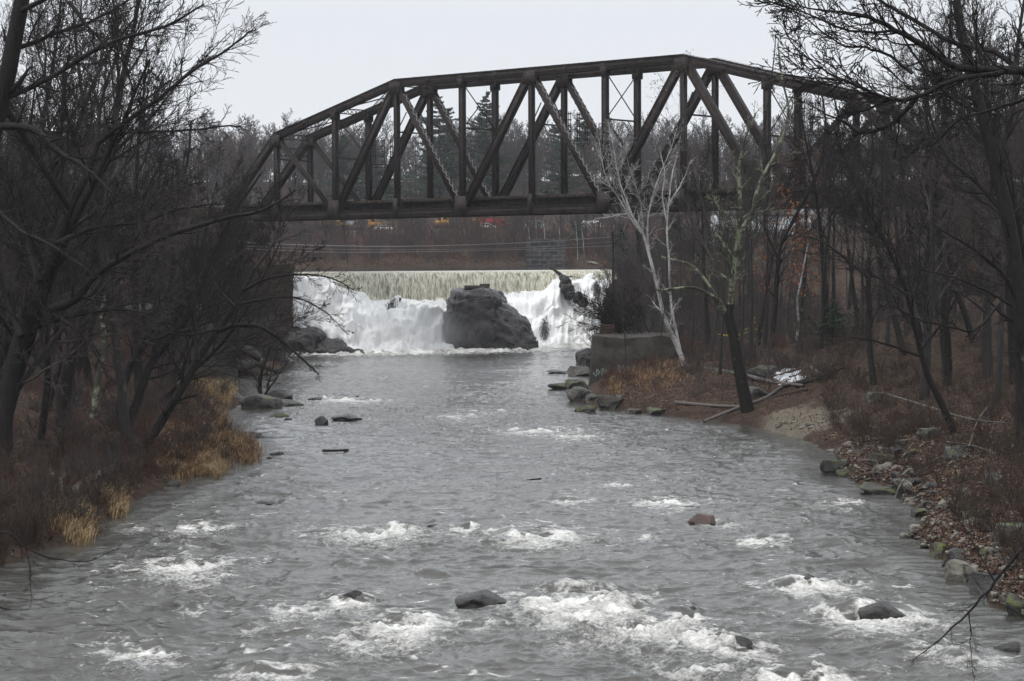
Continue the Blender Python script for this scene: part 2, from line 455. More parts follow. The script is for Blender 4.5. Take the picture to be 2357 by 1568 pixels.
# ------------------------------------------------------------------ river surface with rapids
# (u centre, v of the foot, half width px, hump height m, foam strength, foam length m)
FEAT = [(310,1214,34,.10,.8,1.2),(468,1217,66,.20,1,1.6),(810,1232,50,.14,1,1.6),(915,1226,48,.24,1,1.8),(860,1236,130,.05,.9,2.2),
(1065,1222,34,.22,1,1.6),(1245,1234,110,.16,1,2.2),(810,1390,56,.28,1,1.6),(700,1405,90,.10,.95,1.6),(1330,1368,100,.30,.9,1.0),(1320,1392,130,.08,1.1,2.0),
(1430,1408,62,.30,1,1.4),(1330,1425,120,.05,1,2.0),(1580,1424,46,.26,1,1.2),(1860,1353,95,.20,1.1,1.4),(2010,1420,118,.40,1.15,1.7),(2100,1425,60,.12,1,1.2),(1700,1498,72,.30,1,1.2),
(1600,1470,95,.08,1.05,1.8),(1540,1440,90,.06,1,1.4),(1480,1460,120,.05,.95,2.0),(930,1448,95,.22,1.15,1.8),(960,1425,70,.12,1,1.6),(870,1480,120,.05,.85,1.6),
(430,1305,105,.16,1.05,2.0),(470,1330,60,.05,.8,1.6),(345,1505,92,.20,.95,1.2),(250,1480,80,.16,.6,1.0),(620,1558,95,.20,1,1.2),(1850,1570,120,.22,1.1,1.3),(560,1590,80,.1,.9,1.0),
(1745,1243,58,.14,.95,1.4),(1660,1206,36,.08,.9,1.2),(1540,1160,74,.10,.95,2.0),(1310,1152,56,.10,.85,1.8),(2145,1163,40,.1,.8,1.4),(1940,1160,55,.08,.75,1.4),
(1470,1238,60,.1,.75,1.4),(1420,1116,60,.08,.7,1.8),(1050,957,70,.12,.8,3.5),(1245,992,110,.12,.85,4.0),(1140,945,90,.10,.6,4.0),(1320,1005,90,.10,.7,3),(810,922,90,.12,.95,3.0),(735,919,32,.18,.8,2.0),
(2220,1518,105,.16,.85,1.2),(2130,1500,60,.10,.8,1.2),(1600,1545,120,.08,.8,1.4),(1350,1480,90,.10,.7,1.5),(1260,1400,60,.08,1,1.4),(440,1255,70,.10,.5,1.4),(1100,1445,50,.14,.7,1.0),
(1200,1330,60,.12,.3,.8),(1000,1330,55,.2,.5,.8),(440,1405,30,.2,.8,.7),(580,1450,30,.2,.8,.6),(690,1430,34,.12,.7,.7),(1740,1180,90,.06,.45,1.5),(2180,1380,50,.05,.3,1),
(900,1110,60,.06,.35,2),(1060,1080,70,.06,.3,2.4),(1500,1100,80,.07,.45,2.4),(1640,1120,70,.06,.4,2.0),(1700,1150,60,.06,.5,1.6),(1180,1200,80,.08,.35,1.6),(640,1290,60,.08,.35,1.4),(820,1300,70,.1,.35,1.4)]
wy = [44.0]
while wy[-1] < 246: wy.append(wy[-1] + min(max(wy[-1]**2/46560*.75, .04), .34))
wy = np.array(wy); NXW = 620
tt = np.linspace(0, 1, NXW)
xl = XL(wy)-2.2; xr = XR(wy)+2.2
WX = xl[:, None] + (xr-xl)[:, None]*tt[None]; WY = np.repeat(wy[:, None], NXW, 1)
def waves(x, y):
    turb = sm(190, 60, y)*.75+.30 + .3*fbm(x/9, y/11, 2, 40)
    wxx = x + .35*pn(x/1.7, y/2.1, 51); wyy = y + .5*pn(x/2.3, y/1.9, 52)
    a = (1-np.abs(pn(wxx/2.3, wyy/1.4, 11)))**2.2*.15
    b = (1-np.abs(pn(wxx/1.05, wyy/.62, 12)))**2.2*.075
    c = (1-np.abs(pn(wxx/.52, wyy/.30, 13)))**2*.024
    d = pn(x/5.5, y/6.5, 14)*.10
    e_ = pn(wxx/.2, wyy/.17, 15)*.005
    return (a+b+c+d+e_-.115)*np.clip(turb, .25, 1.3), a, b
WZ, wa, wb = waves(WX, WY)
FO = np.zeros_like(WZ)
calm = sm(0.9, 2.5, np.minimum(WX-XL(WY), XR(WY)-WX))
rough_n = fbm(WX/1.1, WY/1.1, 4, 21); rag = fbm(WX/.55, WY/.8, 4, 23); fin = fbm(WX/.22, WY/.2, 3, 24); streak = 1-2.2*np.abs(fbm(WX/1.3, WY/.8, 3, 25))
for (u, v, hw, hh, fs, fl) in FEAT:
    c = atz(u, v); X, Y = c[0], c[1]; hwm = hw*Y/FPX
    i0, i1 = np.searchsorted(wy, [Y-fl*2.6-1.5, Y+hwm*1.8+3])
    x = WX[i0:i1]; y = WY[i0:i1]
    dx = (x-X)/hwm; up = (y-Y)
    arc = .25*hwm*dx*dx                                  # the foot curves away
    uu = up-arc
    along = np.exp(-np.abs(dx)**3*.9)
    humpl = max(.55, hwm*.5)
    WZ[i0:i1] += hh*.95*along*np.exp(-((uu-humpl*.8)/humpl)**2)*sm(-.5, .6, uu) - hh*.45*along*np.exp(-((uu+.25)/.35)**2)
    r = rag[i0:i1]; rn = rough_n[i0:i1]
    dn = -uu + .22*r*fl                                   # metres downstream of the foot
    wid = 1+.35*np.clip(dn, 0, 4)/max(fl, .5)+.3*r
    fo = (fs*1.02+.25*rn)*sm(-.15, .10, dn)*np.exp(-np.clip(dn, 0, 9)/fl*.48)*np.exp(-np.abs(dx/wid)**3*.8)
    FO[i0:i1] = np.maximum(FO[i0:i1], fo)
    halo = (.34+.50*streak[i0:i1]+.25*r)*fs*np.exp(-(dx/2.3)**2-(np.clip(dn-.3, -9, 9)/(fl*1.7+.5))**2)
    FO[i0:i1] = np.maximum(FO[i0:i1], halo)
    WZ[i0:i1] += fo*(.03+.055*rn+.03*r+.03*fin[i0:i1])
# whitecaps on the sharpest crests
cap = np.clip((wa/.15-.74)*4.5, 0, 1)*np.clip(fbm(WX/.8, WY/.55, 3, 35)*2.4+.25, 0, 1)*np.clip((fbm(WX/3, WY/3, 3, 31)+.22)*2.2, 0, 1)
FO = np.maximum(FO, cap*.80*calm*sm(225, 120, WY))
FO = np.maximum(FO, .10+.22*fbm(WX/4, WY/5, 3, 61))   # thin film of bubbles everywhere
fy = YC(WX)-np.interp(WX, [-27, -21, -17, -13, -7, 2, 8, 14], [4.5, 7, 11, 14, 15.5, 18.5, 17, 15])
churn = sm(-14, -1, WY-fy)
FO = np.maximum(FO, churn*(.95+.35*fbm(WX/3, WY/3, 3, 33))); FO = np.maximum(FO, sm(-22, -3, WY-fy)*(.34+.5*fbm(WX/5, WY/2, 3, 34)))
WZ = WZ*(.35+.65*calm) + churn*(.15+.3*rough_n)
rv = mk('river', np.stack([WX, WY, WZ], -1).reshape(-1, 3), gridF(NXW, len(wy)), WATER)
tag(rv, kind='structure')
a = rv.data.attributes.new('foam', 'FLOAT', 'POINT'); a.data.foreach_set('value', FO.astype(np.float32).ravel())

# pond above the dam
px_ = np.linspace(-78, 70, 60); py_ = np.concatenate([[0.0], np.geomspace(.4, 195, 50)])
PX, PYo = np.meshgrid(px_, py_)
PY = YC(PX) + .25 + PYo
PZ = np.full_like(PX, 9.0)
PZ[0] = 8.97
o = mk('mill_pond', np.stack([PX, PY, PZ], -1).reshape(-1, 3), gridF(60, len(py_)), POND); tag(o, kind='structure')

# ------------------------------------------------------------------ waterfall sheet
NS, NTT = 420, 230
fx = np.linspace(-27.5, 18.5, NS)
T = np.linspace(0, 1, NTT)
FXX, TT = np.meshgrid(fx, T)
# bottom height of the clear curtain along the crest
zcur = np.interp(FXX, [-27, -22, -19, -15, -8, 0, 3.5, 5, 7, 18], [8.2, 8.0, 7.2, 5.7, 5.6, 6.2, 6.4, 7.9, 8.15, 7.9]) + .28*fbm(FXX/1.8, FXX*0, 3, 71)
run = np.interp(FXX, [-27, -21, -17, -13, 5], [3.5, 6.0, 10, 12, 12.5]) + .9*fbm(FXX/5, FXX*0+3, 2, 72)
tc = .30
cz = 8.98-(8.98-zcur)*np.clip(TT/tc, 0, 1)**1.7
cyo = .25-2.2*np.clip(TT/tc, 0, 1)**.8
q = np.clip((TT-tc)/(1-tc), 0, 1)
# rocky steps under the cascade
step = q + .045*np.sin(q*2*np.pi*3+fbm(FXX/3, q*2, 2, 73)*3) 
step = np.clip(step, 0, 1.02)
zz = np.where(TT < tc, cz, zcur*(1-step)**1.12 - .15*q)
yy = np.where(TT < tc, cyo, -1.95-(run-1.95)*(q**1.0))
lump = fbm(FXX/1.7, q*2.6+FXX*.1, 3, 74); fine = fbm(FXX/.42, q*5.5, 4, 75)
am = sm(0, .08, q)*sm(1.0, .9, q)
plume = np.clip(fbm(FXX/3.2, q*2.4, 3, 76)+.15, 0, 1)*1.5*sm(0, .15, q)*sm(1, .55, q)
rk_m = 1-.8*np.exp(-((FXX+2)/6.0)**4)
zz = zz + am*(.22*lump+.13*fine)*rk_m + plume*.45*rk_m
yy = yy - am*(.42*lump+.26*fine)*rk_m - plume*1.1*rk_m
# standing spray where the curtain lands
spray = np.exp(-((q-.05)/.06)**2)*(TT > tc)*(.5+.6*fbm(FXX/.9, FXX*0+9, 3, 77))
zz += spray*.35
curt = np.clip(1-q/.05, 0, 1)*np.where(TT < tc, 1, 1)
edge_l = sm(-18.5, -21.5, FXX); curt = curt*(1-edge_l*sm(.1, .3, TT))
foot = YC(FXX)+yy
fs_ = mk('waterfall', np.stack([FXX, foot, zz], -1).reshape(-1, 3), gridF(NS, NTT)[:, ::-1], FALLS)
tag(fs_, 'white waterfall pouring over the dam crest and foaming down to the river', 'waterfall')
at_ = fs_.data.attributes.new('curtain', 'FLOAT', 'POINT'); at_.data.foreach_set('value', curt.astype(np.float32).ravel())
at_ = fs_.data.attributes.new('lip', 'FLOAT', 'POINT'); at_.data.foreach_set('value', (sm(.10, .0, TT)*.85).astype(np.float32).ravel())
thin = np.zeros_like(FXX)
for (cx_, cq, sx_, sq, k_) in [(-13.8, .12, .8, .13, .8), (3.9, .68, .8, .24, .9), (-10.5, .10, 1.2, .06, .5), (-20.5, .86, 1.2, .1, .9), (10.5, .25, .7, .12, .9), (12.0, .45, .8, .15, .8)]:
    thin = np.maximum(thin, k_*np.exp(-((FXX-cx_)/sx_)**2-((q-cq)/sq)**2))
thin *= (TT > tc)
at_ = fs_.data.attributes.new('thin', 'FLOAT', 'POINT'); at_.data.foreach_set('value', thin.astype(np.float32).ravel())

# ------------------------------------------------------------------ rocks
def rock_mesh(name, seed, sub=4, flat=5, boxy=1.0, amp=.22):
    rn = random.Random(seed); bm = bmesh.new(); bmesh.ops.create_icosphere(bm, subdivisions=sub, radius=1)
    pl = []
    for _ in range(flat):
        n = Vector((rn.uniform(-1, 1), rn.uniform(-1, 1), rn.uniform(-.3, 1))).normalized(); pl.append((n, rn.uniform(.45, .85)))
    off = Vector((rn.uniform(0, 50), rn.uniform(0, 50), rn.uniform(0, 50)))
    for v in bm.verts:
        c = v.co.copy()
        if boxy < 1: c = Vector([math.copysign(abs(k)**boxy, k) for k in c])
        c *= 1 + amp*1.3*mnoise.noise(c*1.1+off) + amp*.6*mnoise.noise(c*2.7+off) + amp*.22*mnoise.noise(c*7+off)
        for n, d in pl:
            k = c.dot(n)-d
            if k > 0: c -= n*k*.9
        c += c.normalized()*amp*.10*mnoise.noise(c*9+off)
        v.co = c
    me = bpy.data.meshes.new(name); bm.to_mesh(me); bm.free()
    # normalise to a unit box
    co = np.empty(len(me.vertices)*3, np.float32); me.vertices.foreach_get('co', co); co = co.reshape(-1, 3)
    co = (co-co.min(0))/(co.max(0)-co.min(0))-.5
    me.vertices.foreach_set('co', co.ravel())
    me.polygons.foreach_set('use_smooth', np.ones(len(me.polygons), dtype=bool))
    return me
def hull_mesh(name, seed):
    rn = np.random.RandomState(seed); bm = bmesh.new()
    for _ in range(26):
        q = rn.uniform(-1, 1, 3); q = np.sign(q)*np.abs(q)**.85*np.array([1, .8, .7]); bm.verts.new(q)
    bmesh.ops.convex_hull(bm, input=bm.verts[:]); 
    for v in [v for v in bm.verts if not v.link_faces]: bm.verts.remove(v)
    bmesh.ops.bevel(bm, geom=bm.edges[:], offset=.05, segments=1, affect='EDGES')
    bmesh.ops.triangulate(bm, faces=bm.faces[:]); bmesh.ops.subdivide_edges(bm, edges=bm.edges[:], cuts=2)
    for v in bm.verts:
        q = v.co*2.4+Vector((seed, 0, 0)); v.co += Vector((mnoise.noise(q), mnoise.noise(q+Vector((9, 0, 0))), mnoise.noise(q+Vector((0, 9, 0)))))*.17
    me = bpy.data.meshes.new(name); bm.to_mesh(me); bm.free()
    co = np.empty(len(me.vertices)*3, np.float32); me.vertices.foreach_get('co', co); co = co.reshape(-1, 3)
    co = (co-co.min(0))/(co.max(0)-co.min(0))-.5; me.vertices.foreach_set('co', co.ravel()); return me
RK2 = [hull_mesh('stone_shape', 300+i) for i in range(9)]
RK = [rock_mesh('rock_shape', 100+i, 4, 7+i % 6, 1.0 if i % 3 else .75, .26) for i in range(8)]
def rock(u, v, w, h, mat, label, k=0, rz=0.0, name='rock', cat='rock', group=None, water=True, dep=.8, sink=.35, tilt=0, facet=False):
    p = atz(u, v) if water else hit(u, v)
    px = p[1]/FPX; W = w*px*1.08; Hh = h*px
    me = (RK2[k % len(RK2)] if facet else RK[k % len(RK)]).copy(); me.materials.append(mat)
    if facet: me.polygons.foreach_set('use_smooth', np.zeros(len(me.polygons), dtype=bool))
    o = bpy.data.objects.new(name, me); COL.objects.link(o)
    ht = Hh/(1-sink)
    o.scale = (W, W*dep, ht); o.rotation_euler = (0, tilt, rz)
    o.location = (p[0], p[1]+W*dep*.35, p[2]+Hh-ht/2)
    return tag(o, label, cat, group)
# in the river
rock(1618,1208,66,24,ROCKB,'small reddish brown boulder standing alone in the rapids right of centre',1)
rock(1112,1394,122,32,ROCKD,'long low wet black boulder with foam behind it, bottom centre',4,dep=.7,sink=.5)
rock(1580,1172,46,7,ROCKD,'thin dark rock barely breaking the rapids above the reddish boulder',3)
rock(797,968,66,14,ROCKD,'rounded dark boulder in calm water, the widest of the mid river rocks',4)
rock(739,978,30,20,ROCKD,'small pointed dark rock beside the rounded mid river boulder',5)
rock(639,962,46,11,ROCKM,'mossy little rock in the river below the grey left shore boulders',6)
rock(662,967,18,5,ROCKD,'tiny dark stone touching the mossy little river rock',7)
rock(582,1008,38,15,ROCKD,'dark block of rock at the golden grass edge',1)
rock(614,1009,34,6,ROCKD,'flat dark stone beside the block at the golden grass edge',2)
rock(635,1048,32,8,ROCKD,'low dark rock off the golden grass point',3)
rock(622,1056,18,4,ROCKD,'smallest dark stone off the golden grass point',0)
rock(731,921,44,7,ROCKD,'smooth dark rock with foam trailing from it, below the falls',4)
rock(598,942,100,36,ROCKG,'big rounded grey boulder on the left shore below the bare shrub',0,dep=.7)
rock(655,935,80,15,ROCKG,'flat grey rock reaching into the river beside the big rounded boulder',2)
rock(640,922,60,26,ROCKD,'dark rock behind the big rounded grey boulder on the left shore',5)
rock(398,1118,34,14,ROCKG,'pale brown stone at the water edge under the left bank brush',6)
rock(465,1212,70,9,ROCKD,'smooth submerged boulder with foam, leftmost in the near rapids row',7)
rock(905,1216,60,10,ROCKD,'smooth water covered boulder left of centre in the near rapids row',1)
rock(2325,1502,60,24,ROCKD,'black boulder in the bottom right corner of the river',3)
rock(1432,1405,70,20,ROCKD,'dark boulder with a white spout over it in the bottom rapids',4)
rock(2035,1424,110,38,ROCKD,'broad submerged boulder with water curling over it at lower right',4,dep=.6,sink=.5)
for i, (u, v, w_, h_, lb) in enumerate([(1430,1404,64,36,'wet rock with a white spout beside the long black boulder'),(1584,1420,50,30,'small dark rock humping the water right of the white spout'),
 (1862,1349,92,30,'dark rock under a glassy hump of water at right'),(1248,1230,66,22,'low dark rock in the line of foam at mid river'),(1702,1494,70,36,'half drowned rock in the foam at bottom right of centre'),
 (812,1388,70,36,'dark drowned rock left of the long black boulder'),(1335,1362,110,40,'broad drowned rock behind the long white foam patch'),(606,1160,44,7,'thin dark rock tip upstream of the leftmost near rapids'),
 (1000,1215,34,10,'small dark rock tip between the near rapids humps'),(2240,1500,60,18,'dark rock just breaking the water near the bottom right corner')]):
    rock(u, v, w_, h_*.8, ROCKD, lb, i+2, dep=.7, sink=.5)
# right shore
RS = [(1295,897,62,14,ROCKM,'flat dark slab, farthest out below the concrete abutment'),(1328,898,52,24,ROCKM,'dark angular rock behind the flat slab below the abutment'),
(1345,925,80,34,ROCKG,'grey humped rock with moss in the pile below the abutment'),(1392,930,90,22,ROCKM,'long mossy rock in the pile below the abutment'),
(1408,942,56,34,ROCKG,'white lichened boulder with bright moss at its foot'),(1350,950,46,16,ROCKM,'small pyramid shaped mossy rock standing in the water'),
(1350,838,48,40,ROCKD,'large dark boulder against the abutment corner facing the falls'),(1345,866,76,26,ROCKG,'grey rock in the water beside the abutment'),
(1285,860,50,8,ROCKD,'thin ledge of rock reaching out beside the abutment'),(1385,792,40,45,ROCKF,'grey boulder at the upstream corner of the right abutment'),
(1520,955,60,16,ROCKM,'bright green mossy rock on the right water edge'),(1580,957,48,15,ROCKG,'pale pointed stone on the right water edge near the leaning log'),
(1460,952,34,10,ROCKG,'small grey stone between mossy rocks at the right water edge'),
(1925,1092,62,36,ROCKM,'mossy boulder at the corner of the right bank below the sandy beach'),(1962,1100,60,24,ROCKM,'low mossy rock beside the corner boulder of the right bank'),
(1990,1082,60,62,ROCKD,'tall dark block standing behind the mossy corner rocks'),(2050,1105,90,72,ROCKM,'large green sloping slab on the right bank'),
(2030,1138,90,22,ROCKM,'flat mossy ledge pointing into the river from the right bank'),(2085,1145,44,42,ROCKP,'pale upright wedge of stone at the right water edge'),
(2120,1190,40,18,ROCKM,'small mossy rock at the edge below the pale wedge'),(2085,1238,26,10,ROCKP,'pale brick shaped stone on the gravel point'),
(2110,1226,28,18,ROCKP,'white stone on top of the gravel point'),(2215,1335,70,44,ROCKP,'pale tilted slab leaning out of the water at lower right'),
(2262,1312,120,46,ROCKD,'black overhanging slab above the pale tilted one'),(2190,1285,80,36,ROCKM,'mossy ledge upstream of the pale tilted slab'),
(2300,1375,110,60,ROCKD,'dark wet boulder under the bank at lower right'),(2350,1420,60,50,ROCKM,'mossy boulder at the right edge of the picture above the corner'),
(2345,1350,60,60,ROCKG,'grey boulder high on the bank at lower right')]
for i, (u, v, w_, h_, m_, lb) in enumerate(RS):
    rock(u, v, w_, h_, m_, lb, i, rz=(i*.7) % .9-.4, dep=.9, facet=True, tilt=.3 if 'tilted' in lb else 0)
# bank boulders on land
LB = [(2015,930,38,26,ROCKG,'grey boulder lying in the leaves uphill of the driftwood'),(2140,1010,50,26,ROCKG,'grey block half buried in leaves on the right slope'),(2210,1060,60,32,ROCKG,'square grey stone above the green slab on the right slope'),
(2290,1120,50,30,ROCKG,'grey stone high in the rubble near the right edge'),(2250,1200,64,34,ROCKM,'mossy stone in the middle of the rubble slope'),(2180,1170,40,24,ROCKP,'pale stone low on the rubble slope'),
(1320,0,0,0,None,''),(1760,870,60,28,ROCKG,'flat grey rock in the leaves left of the snow patch'),(1745,915,60,24,ROCKG,'grey boulder beside the dark trunk on the right bank'),(2330,1250,70,40,ROCKM,'large mossy stone at the right edge of the rubble slope')]
for i, (u, v, w_, h_, m_, lb) in enumerate(LB):
    if m_: rock(u, v, w_, h_, m_, lb, i+3, rz=i*.8, water=False, dep=.9, facet=True)
for i in range(60):
    t_ = random.random(); u = 2010+t_*340+random.uniform(-20, 30); v = 1120+t_*230-random.uniform(0, 120)
    rock(u, v, random.uniform(14, 40), random.uniform(8, 20), random.choice([ROCKG, ROCKD, ROCKG, ROCKM, ROCKP]), 'small angular stone scattered in the rubble of the right bank', i, rz=random.uniform(0, 3), water=False, facet=True, group='small stones in the rubble of the right bank')
for i in range(16):
    u = 1800+random.uniform(-20, 75) if i < 9 else random.uniform(1915, 1995); v = (975+random.uniform(-3, 14)) if i < 9 else random.uniform(1000, 1050)
    rock(u, v, random.uniform(9, 26), random.uniform(4, 9), ROCKP, 'flat pale stone lying on the small sandy beach', i, rz=random.uniform(-.4, .4), water=False, group='pale flat stones on the beach', name='beach_stone', cat='stone')

# big rock in the falls
def blob(cx, cy, cz, sx, sy, sz, ex, seed, name, mat, strata=.12, sub=6):
    bm = bmesh.new(); bmesh.ops.create_icosphere(bm, subdivisions=sub, radius=1)
    V = np.array([v.co[:] for v in bm.verts]); F = np.array([[v.index for v in f.verts] for f in bm.faces]); bm.free()
    c = np.sign(V)*np.abs(V)**ex
    out = c*np.array([sx, sy, sz])
    for i in range(len(out)):
        p = Vector(out[i])*.33*max(1, 1.9/sx)+Vector((seed, seed, 0))
        d = .8*mnoise.noise(p)+.45*(.5-abs(mnoise.noise(p*2.3))*1.6)+.26*(.4-abs(mnoise.noise(p*5))*1.6)+.13*(.3-abs(mnoise.noise(p*11)))
        d *= min(1, max(.5, sx/2.0)); strata_k = min(1, sx/3.2)
        st = strata*math.sin(out[i][2]*4.2+out[i][0]*.9+2.5*mnoise.noise(p*1.5))
        out[i] = out[i] + V[i]*(d*.9+st*strata_k)
    return out+np.array([cx, cy, cz]), F
c0 = aty(1128, 700, 236); s_ = 236/FPX
A, FA = blob(aty(1097, 700, 233)[0], 232.6, 1.3, 3.35, 3.4, 5.5, .42, 3.3, 'a', None)
B, FB = blob(aty(1172, 700, 232)[0], 231.6, -.2, 3.0, 3.2, 5.3, .66, 8.1, 'b', None)
xb = B[:, 0]-B[:, 0].mean(); B[:, 2] -= np.clip(xb+1.2, 0, 9)*.42*(B[:, 2] > 1)
V_ = np.vstack([A, B]); F_ = np.vstack([FA, FB+len(A)])
o = mk('falls_rock', V_, F_, ROCKF, smooth=False); tag(o, 'huge dark grey rock outcrop splitting the white waterfall', 'rock')
mb = MB(); p1 = aty(1098, 661, 233.5)
mb.box((p1[0], 233.6, 7.05), (2.9, 1.8, .5)); mb.box((p1[0]+.9, 233.9, 7.38), (1.2, 1.2, .22))
o = mb.build('concrete_block', CONC); tag(o, 'broken concrete cap sitting on top of the falls rock', 'concrete block')
def odd_rock(name, label, pts, mat, seed):
    Vs, Fs, n = [], [], 0
    for i, (x, y, z, a_, b_, c_) in enumerate(pts):
        v_, f_ = blob(x, y, z, a_, b_, c_, .8, seed+i, 'x', None, .08, 5); Vs.append(v_); Fs.append(f_+n); n += len(v_)
    o = mk(name, np.vstack(Vs), np.vstack(Fs), mat); return tag(o, label, 'rock')
lx = aty(740, 790, 221)[0]
odd_rock('rock_ledge', 'dark layered rock ledge sloping from the stone wall into the river left of the falls', [(lx-2.6, 222.0, .9, 3.2, 3.0, 2.2), (lx-.4, 221.5, .3, 3.2, 2.4, 1.25), (lx+2.2, 221.3, -.15, 2.4, 1.7, .75)], ROCKD, 21)
rx = aty(1302, 655, 248)
odd_rock('rock_outcrop', 'narrow black outcrop under the stranded log in the falls', [(rx[0]-.1, 246.0, 7.5, .55, .9, .7), (rx[0]+.1, 245.6, 6.8, .65, .9, .6), (rx[0]+.45, 245.3, 6.1, .6, .9, .55), (rx[0]-.3, 246.3, 8.0, .35, .6, .35)], ROCKD, 31)
rx = aty(1332, 690, 246)
odd_rock('rock_outcrop', 'small black outcrop lower in the right cascade', [(rx[0], 244.6, 5.6, .5, .9, .55), (rx[0]+.4, 244.2, 5.1, .5, .9, .45)], ROCKD, 41)
rx = aty(910, 685, 232)
odd_rock('rock_outcrop', 'black rock showing through the left white cascade', [(rx[0], 233.0, 5.3, .45, .7, .75)], ROCKD, 51)

# ------------------------------------------------------------------ tree growing
def nrm(v): return v/(np.linalg.norm(v)+1e-9)
class Tree:
    def __init__(s, seed, sides=(7, 5, 4, 3, 3), seg=(12, 8, 6, 4, 3)):
        s.rng = np.random.RandomState(seed); s.tr = MB(); s.cr = MB(); s.tips = []; s.sides = sides; s.seg = seg; s.minr = .008
    def path(s, p, d, L, n, wig, trop):
        pts = [np.array(p, float)]; d = nrm(np.array(d, float)); step = L/n; W = s.rng.normal(0, 1, (n, 3))*wig
        for i in range(n):
            d = d + W[i]; d[2] += trop; d = d/math.sqrt(d.dot(d)); pts.append(pts[-1]+d*step)
        return np.array(pts)
    def grow(s, p, d, L, r, lv, P):
        n = s.seg[min(lv, 4)]
        pts = s.path(p, d, L, n, P['wig'][min(lv, 4)], P['trop'][min(lv, 4)])
        rad = np.maximum(r*(1-np.linspace(0, 1, n+1)*P['taper'][min(lv, 4)]), s.minr)
        (s.tr if lv == 0 else s.cr).tube(pts, rad, s.sides[min(lv, 4)])
        s.sprout(pts, rad, L, lv, P)
    def sprout(s, pts, rad, L, lv, P, start=None, count=None, ratio=None):
        if lv >= P['max']:
            s.tips.append(pts[-1]); return
        n = len(pts)-1; rng = s.rng
        k = count if count is not None else P['kids'][lv]
        k = max(1, int(round(k*rng.uniform(.8, 1.2))))
        st = P['start'][lv] if start is None else start
        rt = P['ratio'][lv] if ratio is None else ratio
        phase = rng.uniform(0, 6.28)
        for j in range(k):
            t = st+(1-st)*((j+rng.uniform(.1, .9))/k)
            f = t*n; i = min(int(f), n-1); q = pts[i]+(pts[i+1]-pts[i])*(f-i)
            ax = nrm(pts[i+1]-pts[i]); az = phase+j*2.4+rng.uniform(-.5, .5)
            ref = np.array([0, 0, 1.]) if abs(ax[2]) < .9 else np.array([1., 0, 0])
            a = nrm(np.cross(ax, ref)); b = np.cross(ax, a)
            ang = R(P['ang'][lv])*rng.uniform(.7, 1.3)*(1-.35*t)
            d = ax*math.cos(ang)+(a*math.cos(az)+b*math.sin(az))*math.sin(ang)
            l = L*rt*rng.uniform(.65, 1.15)*(1-P.get('fall', .55)*(t-st)/(1-st+1e-6))
            r = max(rad[i]*P['rr'][lv]*rng.uniform(.7, 1), s.minr)
            s.grow(q, d, l, r, lv+1, P)
    def build(s, name, label, cat, tm, cm, loc=(0, 0, 0), rz=0, group=None):
        o = empty(name, loc, rz, label, cat, group)
        s.tr.build('trunk', tm, o, True)
        if s.cr.n: s.cr.build('crown', cm, o, True)
        return o
PB = dict(wig=(.035, .08, .11, .11, .10), trop=(.01, .03, .03, .02, .01), taper=(.85, .85, .85, .8, .7), kids=(15, 8, 6, 4), start=(.28, .2, .15, .1), ratio=(.42, .52, .55, .75), ang=(46, 42, 38, 34), rr=(.55, .55, .6, .65), max=4)
def P_(**k):
    d = dict(PB); d.update(k); return d
def std(seed, Hh, r, P, lean=(0, 0), minr=.008, multi=1, sides=(7, 5, 4, 3, 3), seg=(12, 8, 6, 4, 3)):
    t = Tree(seed, sides, seg); t.minr = minr
    for m in range(multi):
        a_ = m*2.2+seed; sp_ = .0 if multi == 1 else .28
        t.grow((math.cos(a_)*.15*(multi > 1), math.sin(a_)*.15*(multi > 1), -.4), (lean[0]+math.cos(a_)*sp_, lean[1]+math.sin(a_)*sp_, 1), Hh*(1 if m == 0 else .85), r*(1 if multi == 1 else .75), 0, P)
    return t
protos = {}
def proto(key, t, name, cat, tm, cm):
    o = empty(name, (0, 0, -500)); t.tr.build('trunk', tm, o, True); t.cr.build('crown', cm, o, True)
    o['category'] = cat; protos[key] = o; o['_used'] = 0; return o
tall = P_(kids=(14, 8, 6, 4), start=(.45, .25, .15, .1), ang=(38, 40, 38, 34), trop=(.01, .05, .04, .02, .01), ratio=(.36, .5, .55, .75))
spread = P_(kids=(13, 9, 7, 4), start=(.22, .2, .15, .1), ang=(55, 46, 40, 34), ratio=(.5, .5, .52, .7))
lean = P_(kids=(15, 8, 7, 5), start=(.25, .15, .1, .1), ang=(50, 44, 40, 36), ratio=(.45, .5, .5, .7), wig=(.07, .10, .12, .11, .10))
proto('t0', std(1, 15, .20, tall), 'bare_tree', 'tree', BARK2, TWIG)
proto('t1', std(2, 17, .24, tall), 'bare_tree', 'tree', BARK, TWIGD)
proto('t2', std(3, 13, .15, tall), 'bare_tree', 'tree', BARK2, TWIG)
proto('s0', std(4, 13, .26, spread), 'bare_tree', 'tree', BARK2, TWIG)
proto('s1', std(5, 12, .22, spread, multi=2), 'bare_tree', 'tree', BARK, TWIGD)
proto('l0', std(6, 13, .20, lean, (.45, -.1)), 'bare_tree', 'tree', BARK, TWIGD)
proto('l1', std(7, 11, .16, lean, (.6, .1), multi=2), 'bare_tree', 'tree', BARK, TWIGD)
proto('l2', std(8, 12, .17, lean, (.3, .2), multi=3), 'bare_tree', 'tree', BARK2, TWIG)
thinP = P_(kids=(14, 5, 4), start=(.3, .2, .15), ang=(40, 42, 45), ratio=(.28, .5, .5), max=3)
proto('p0', std(9, 9, .07, thinP, sides=(5, 4, 3, 3, 3)), 'young_tree', 'tree', BARK2, TWIG)
proto('p1', std(10, 8, .06, thinP, (.15, 0), sides=(5, 4, 3, 3, 3)), 'young_tree', 'tree', BARKR, TWIGRED)
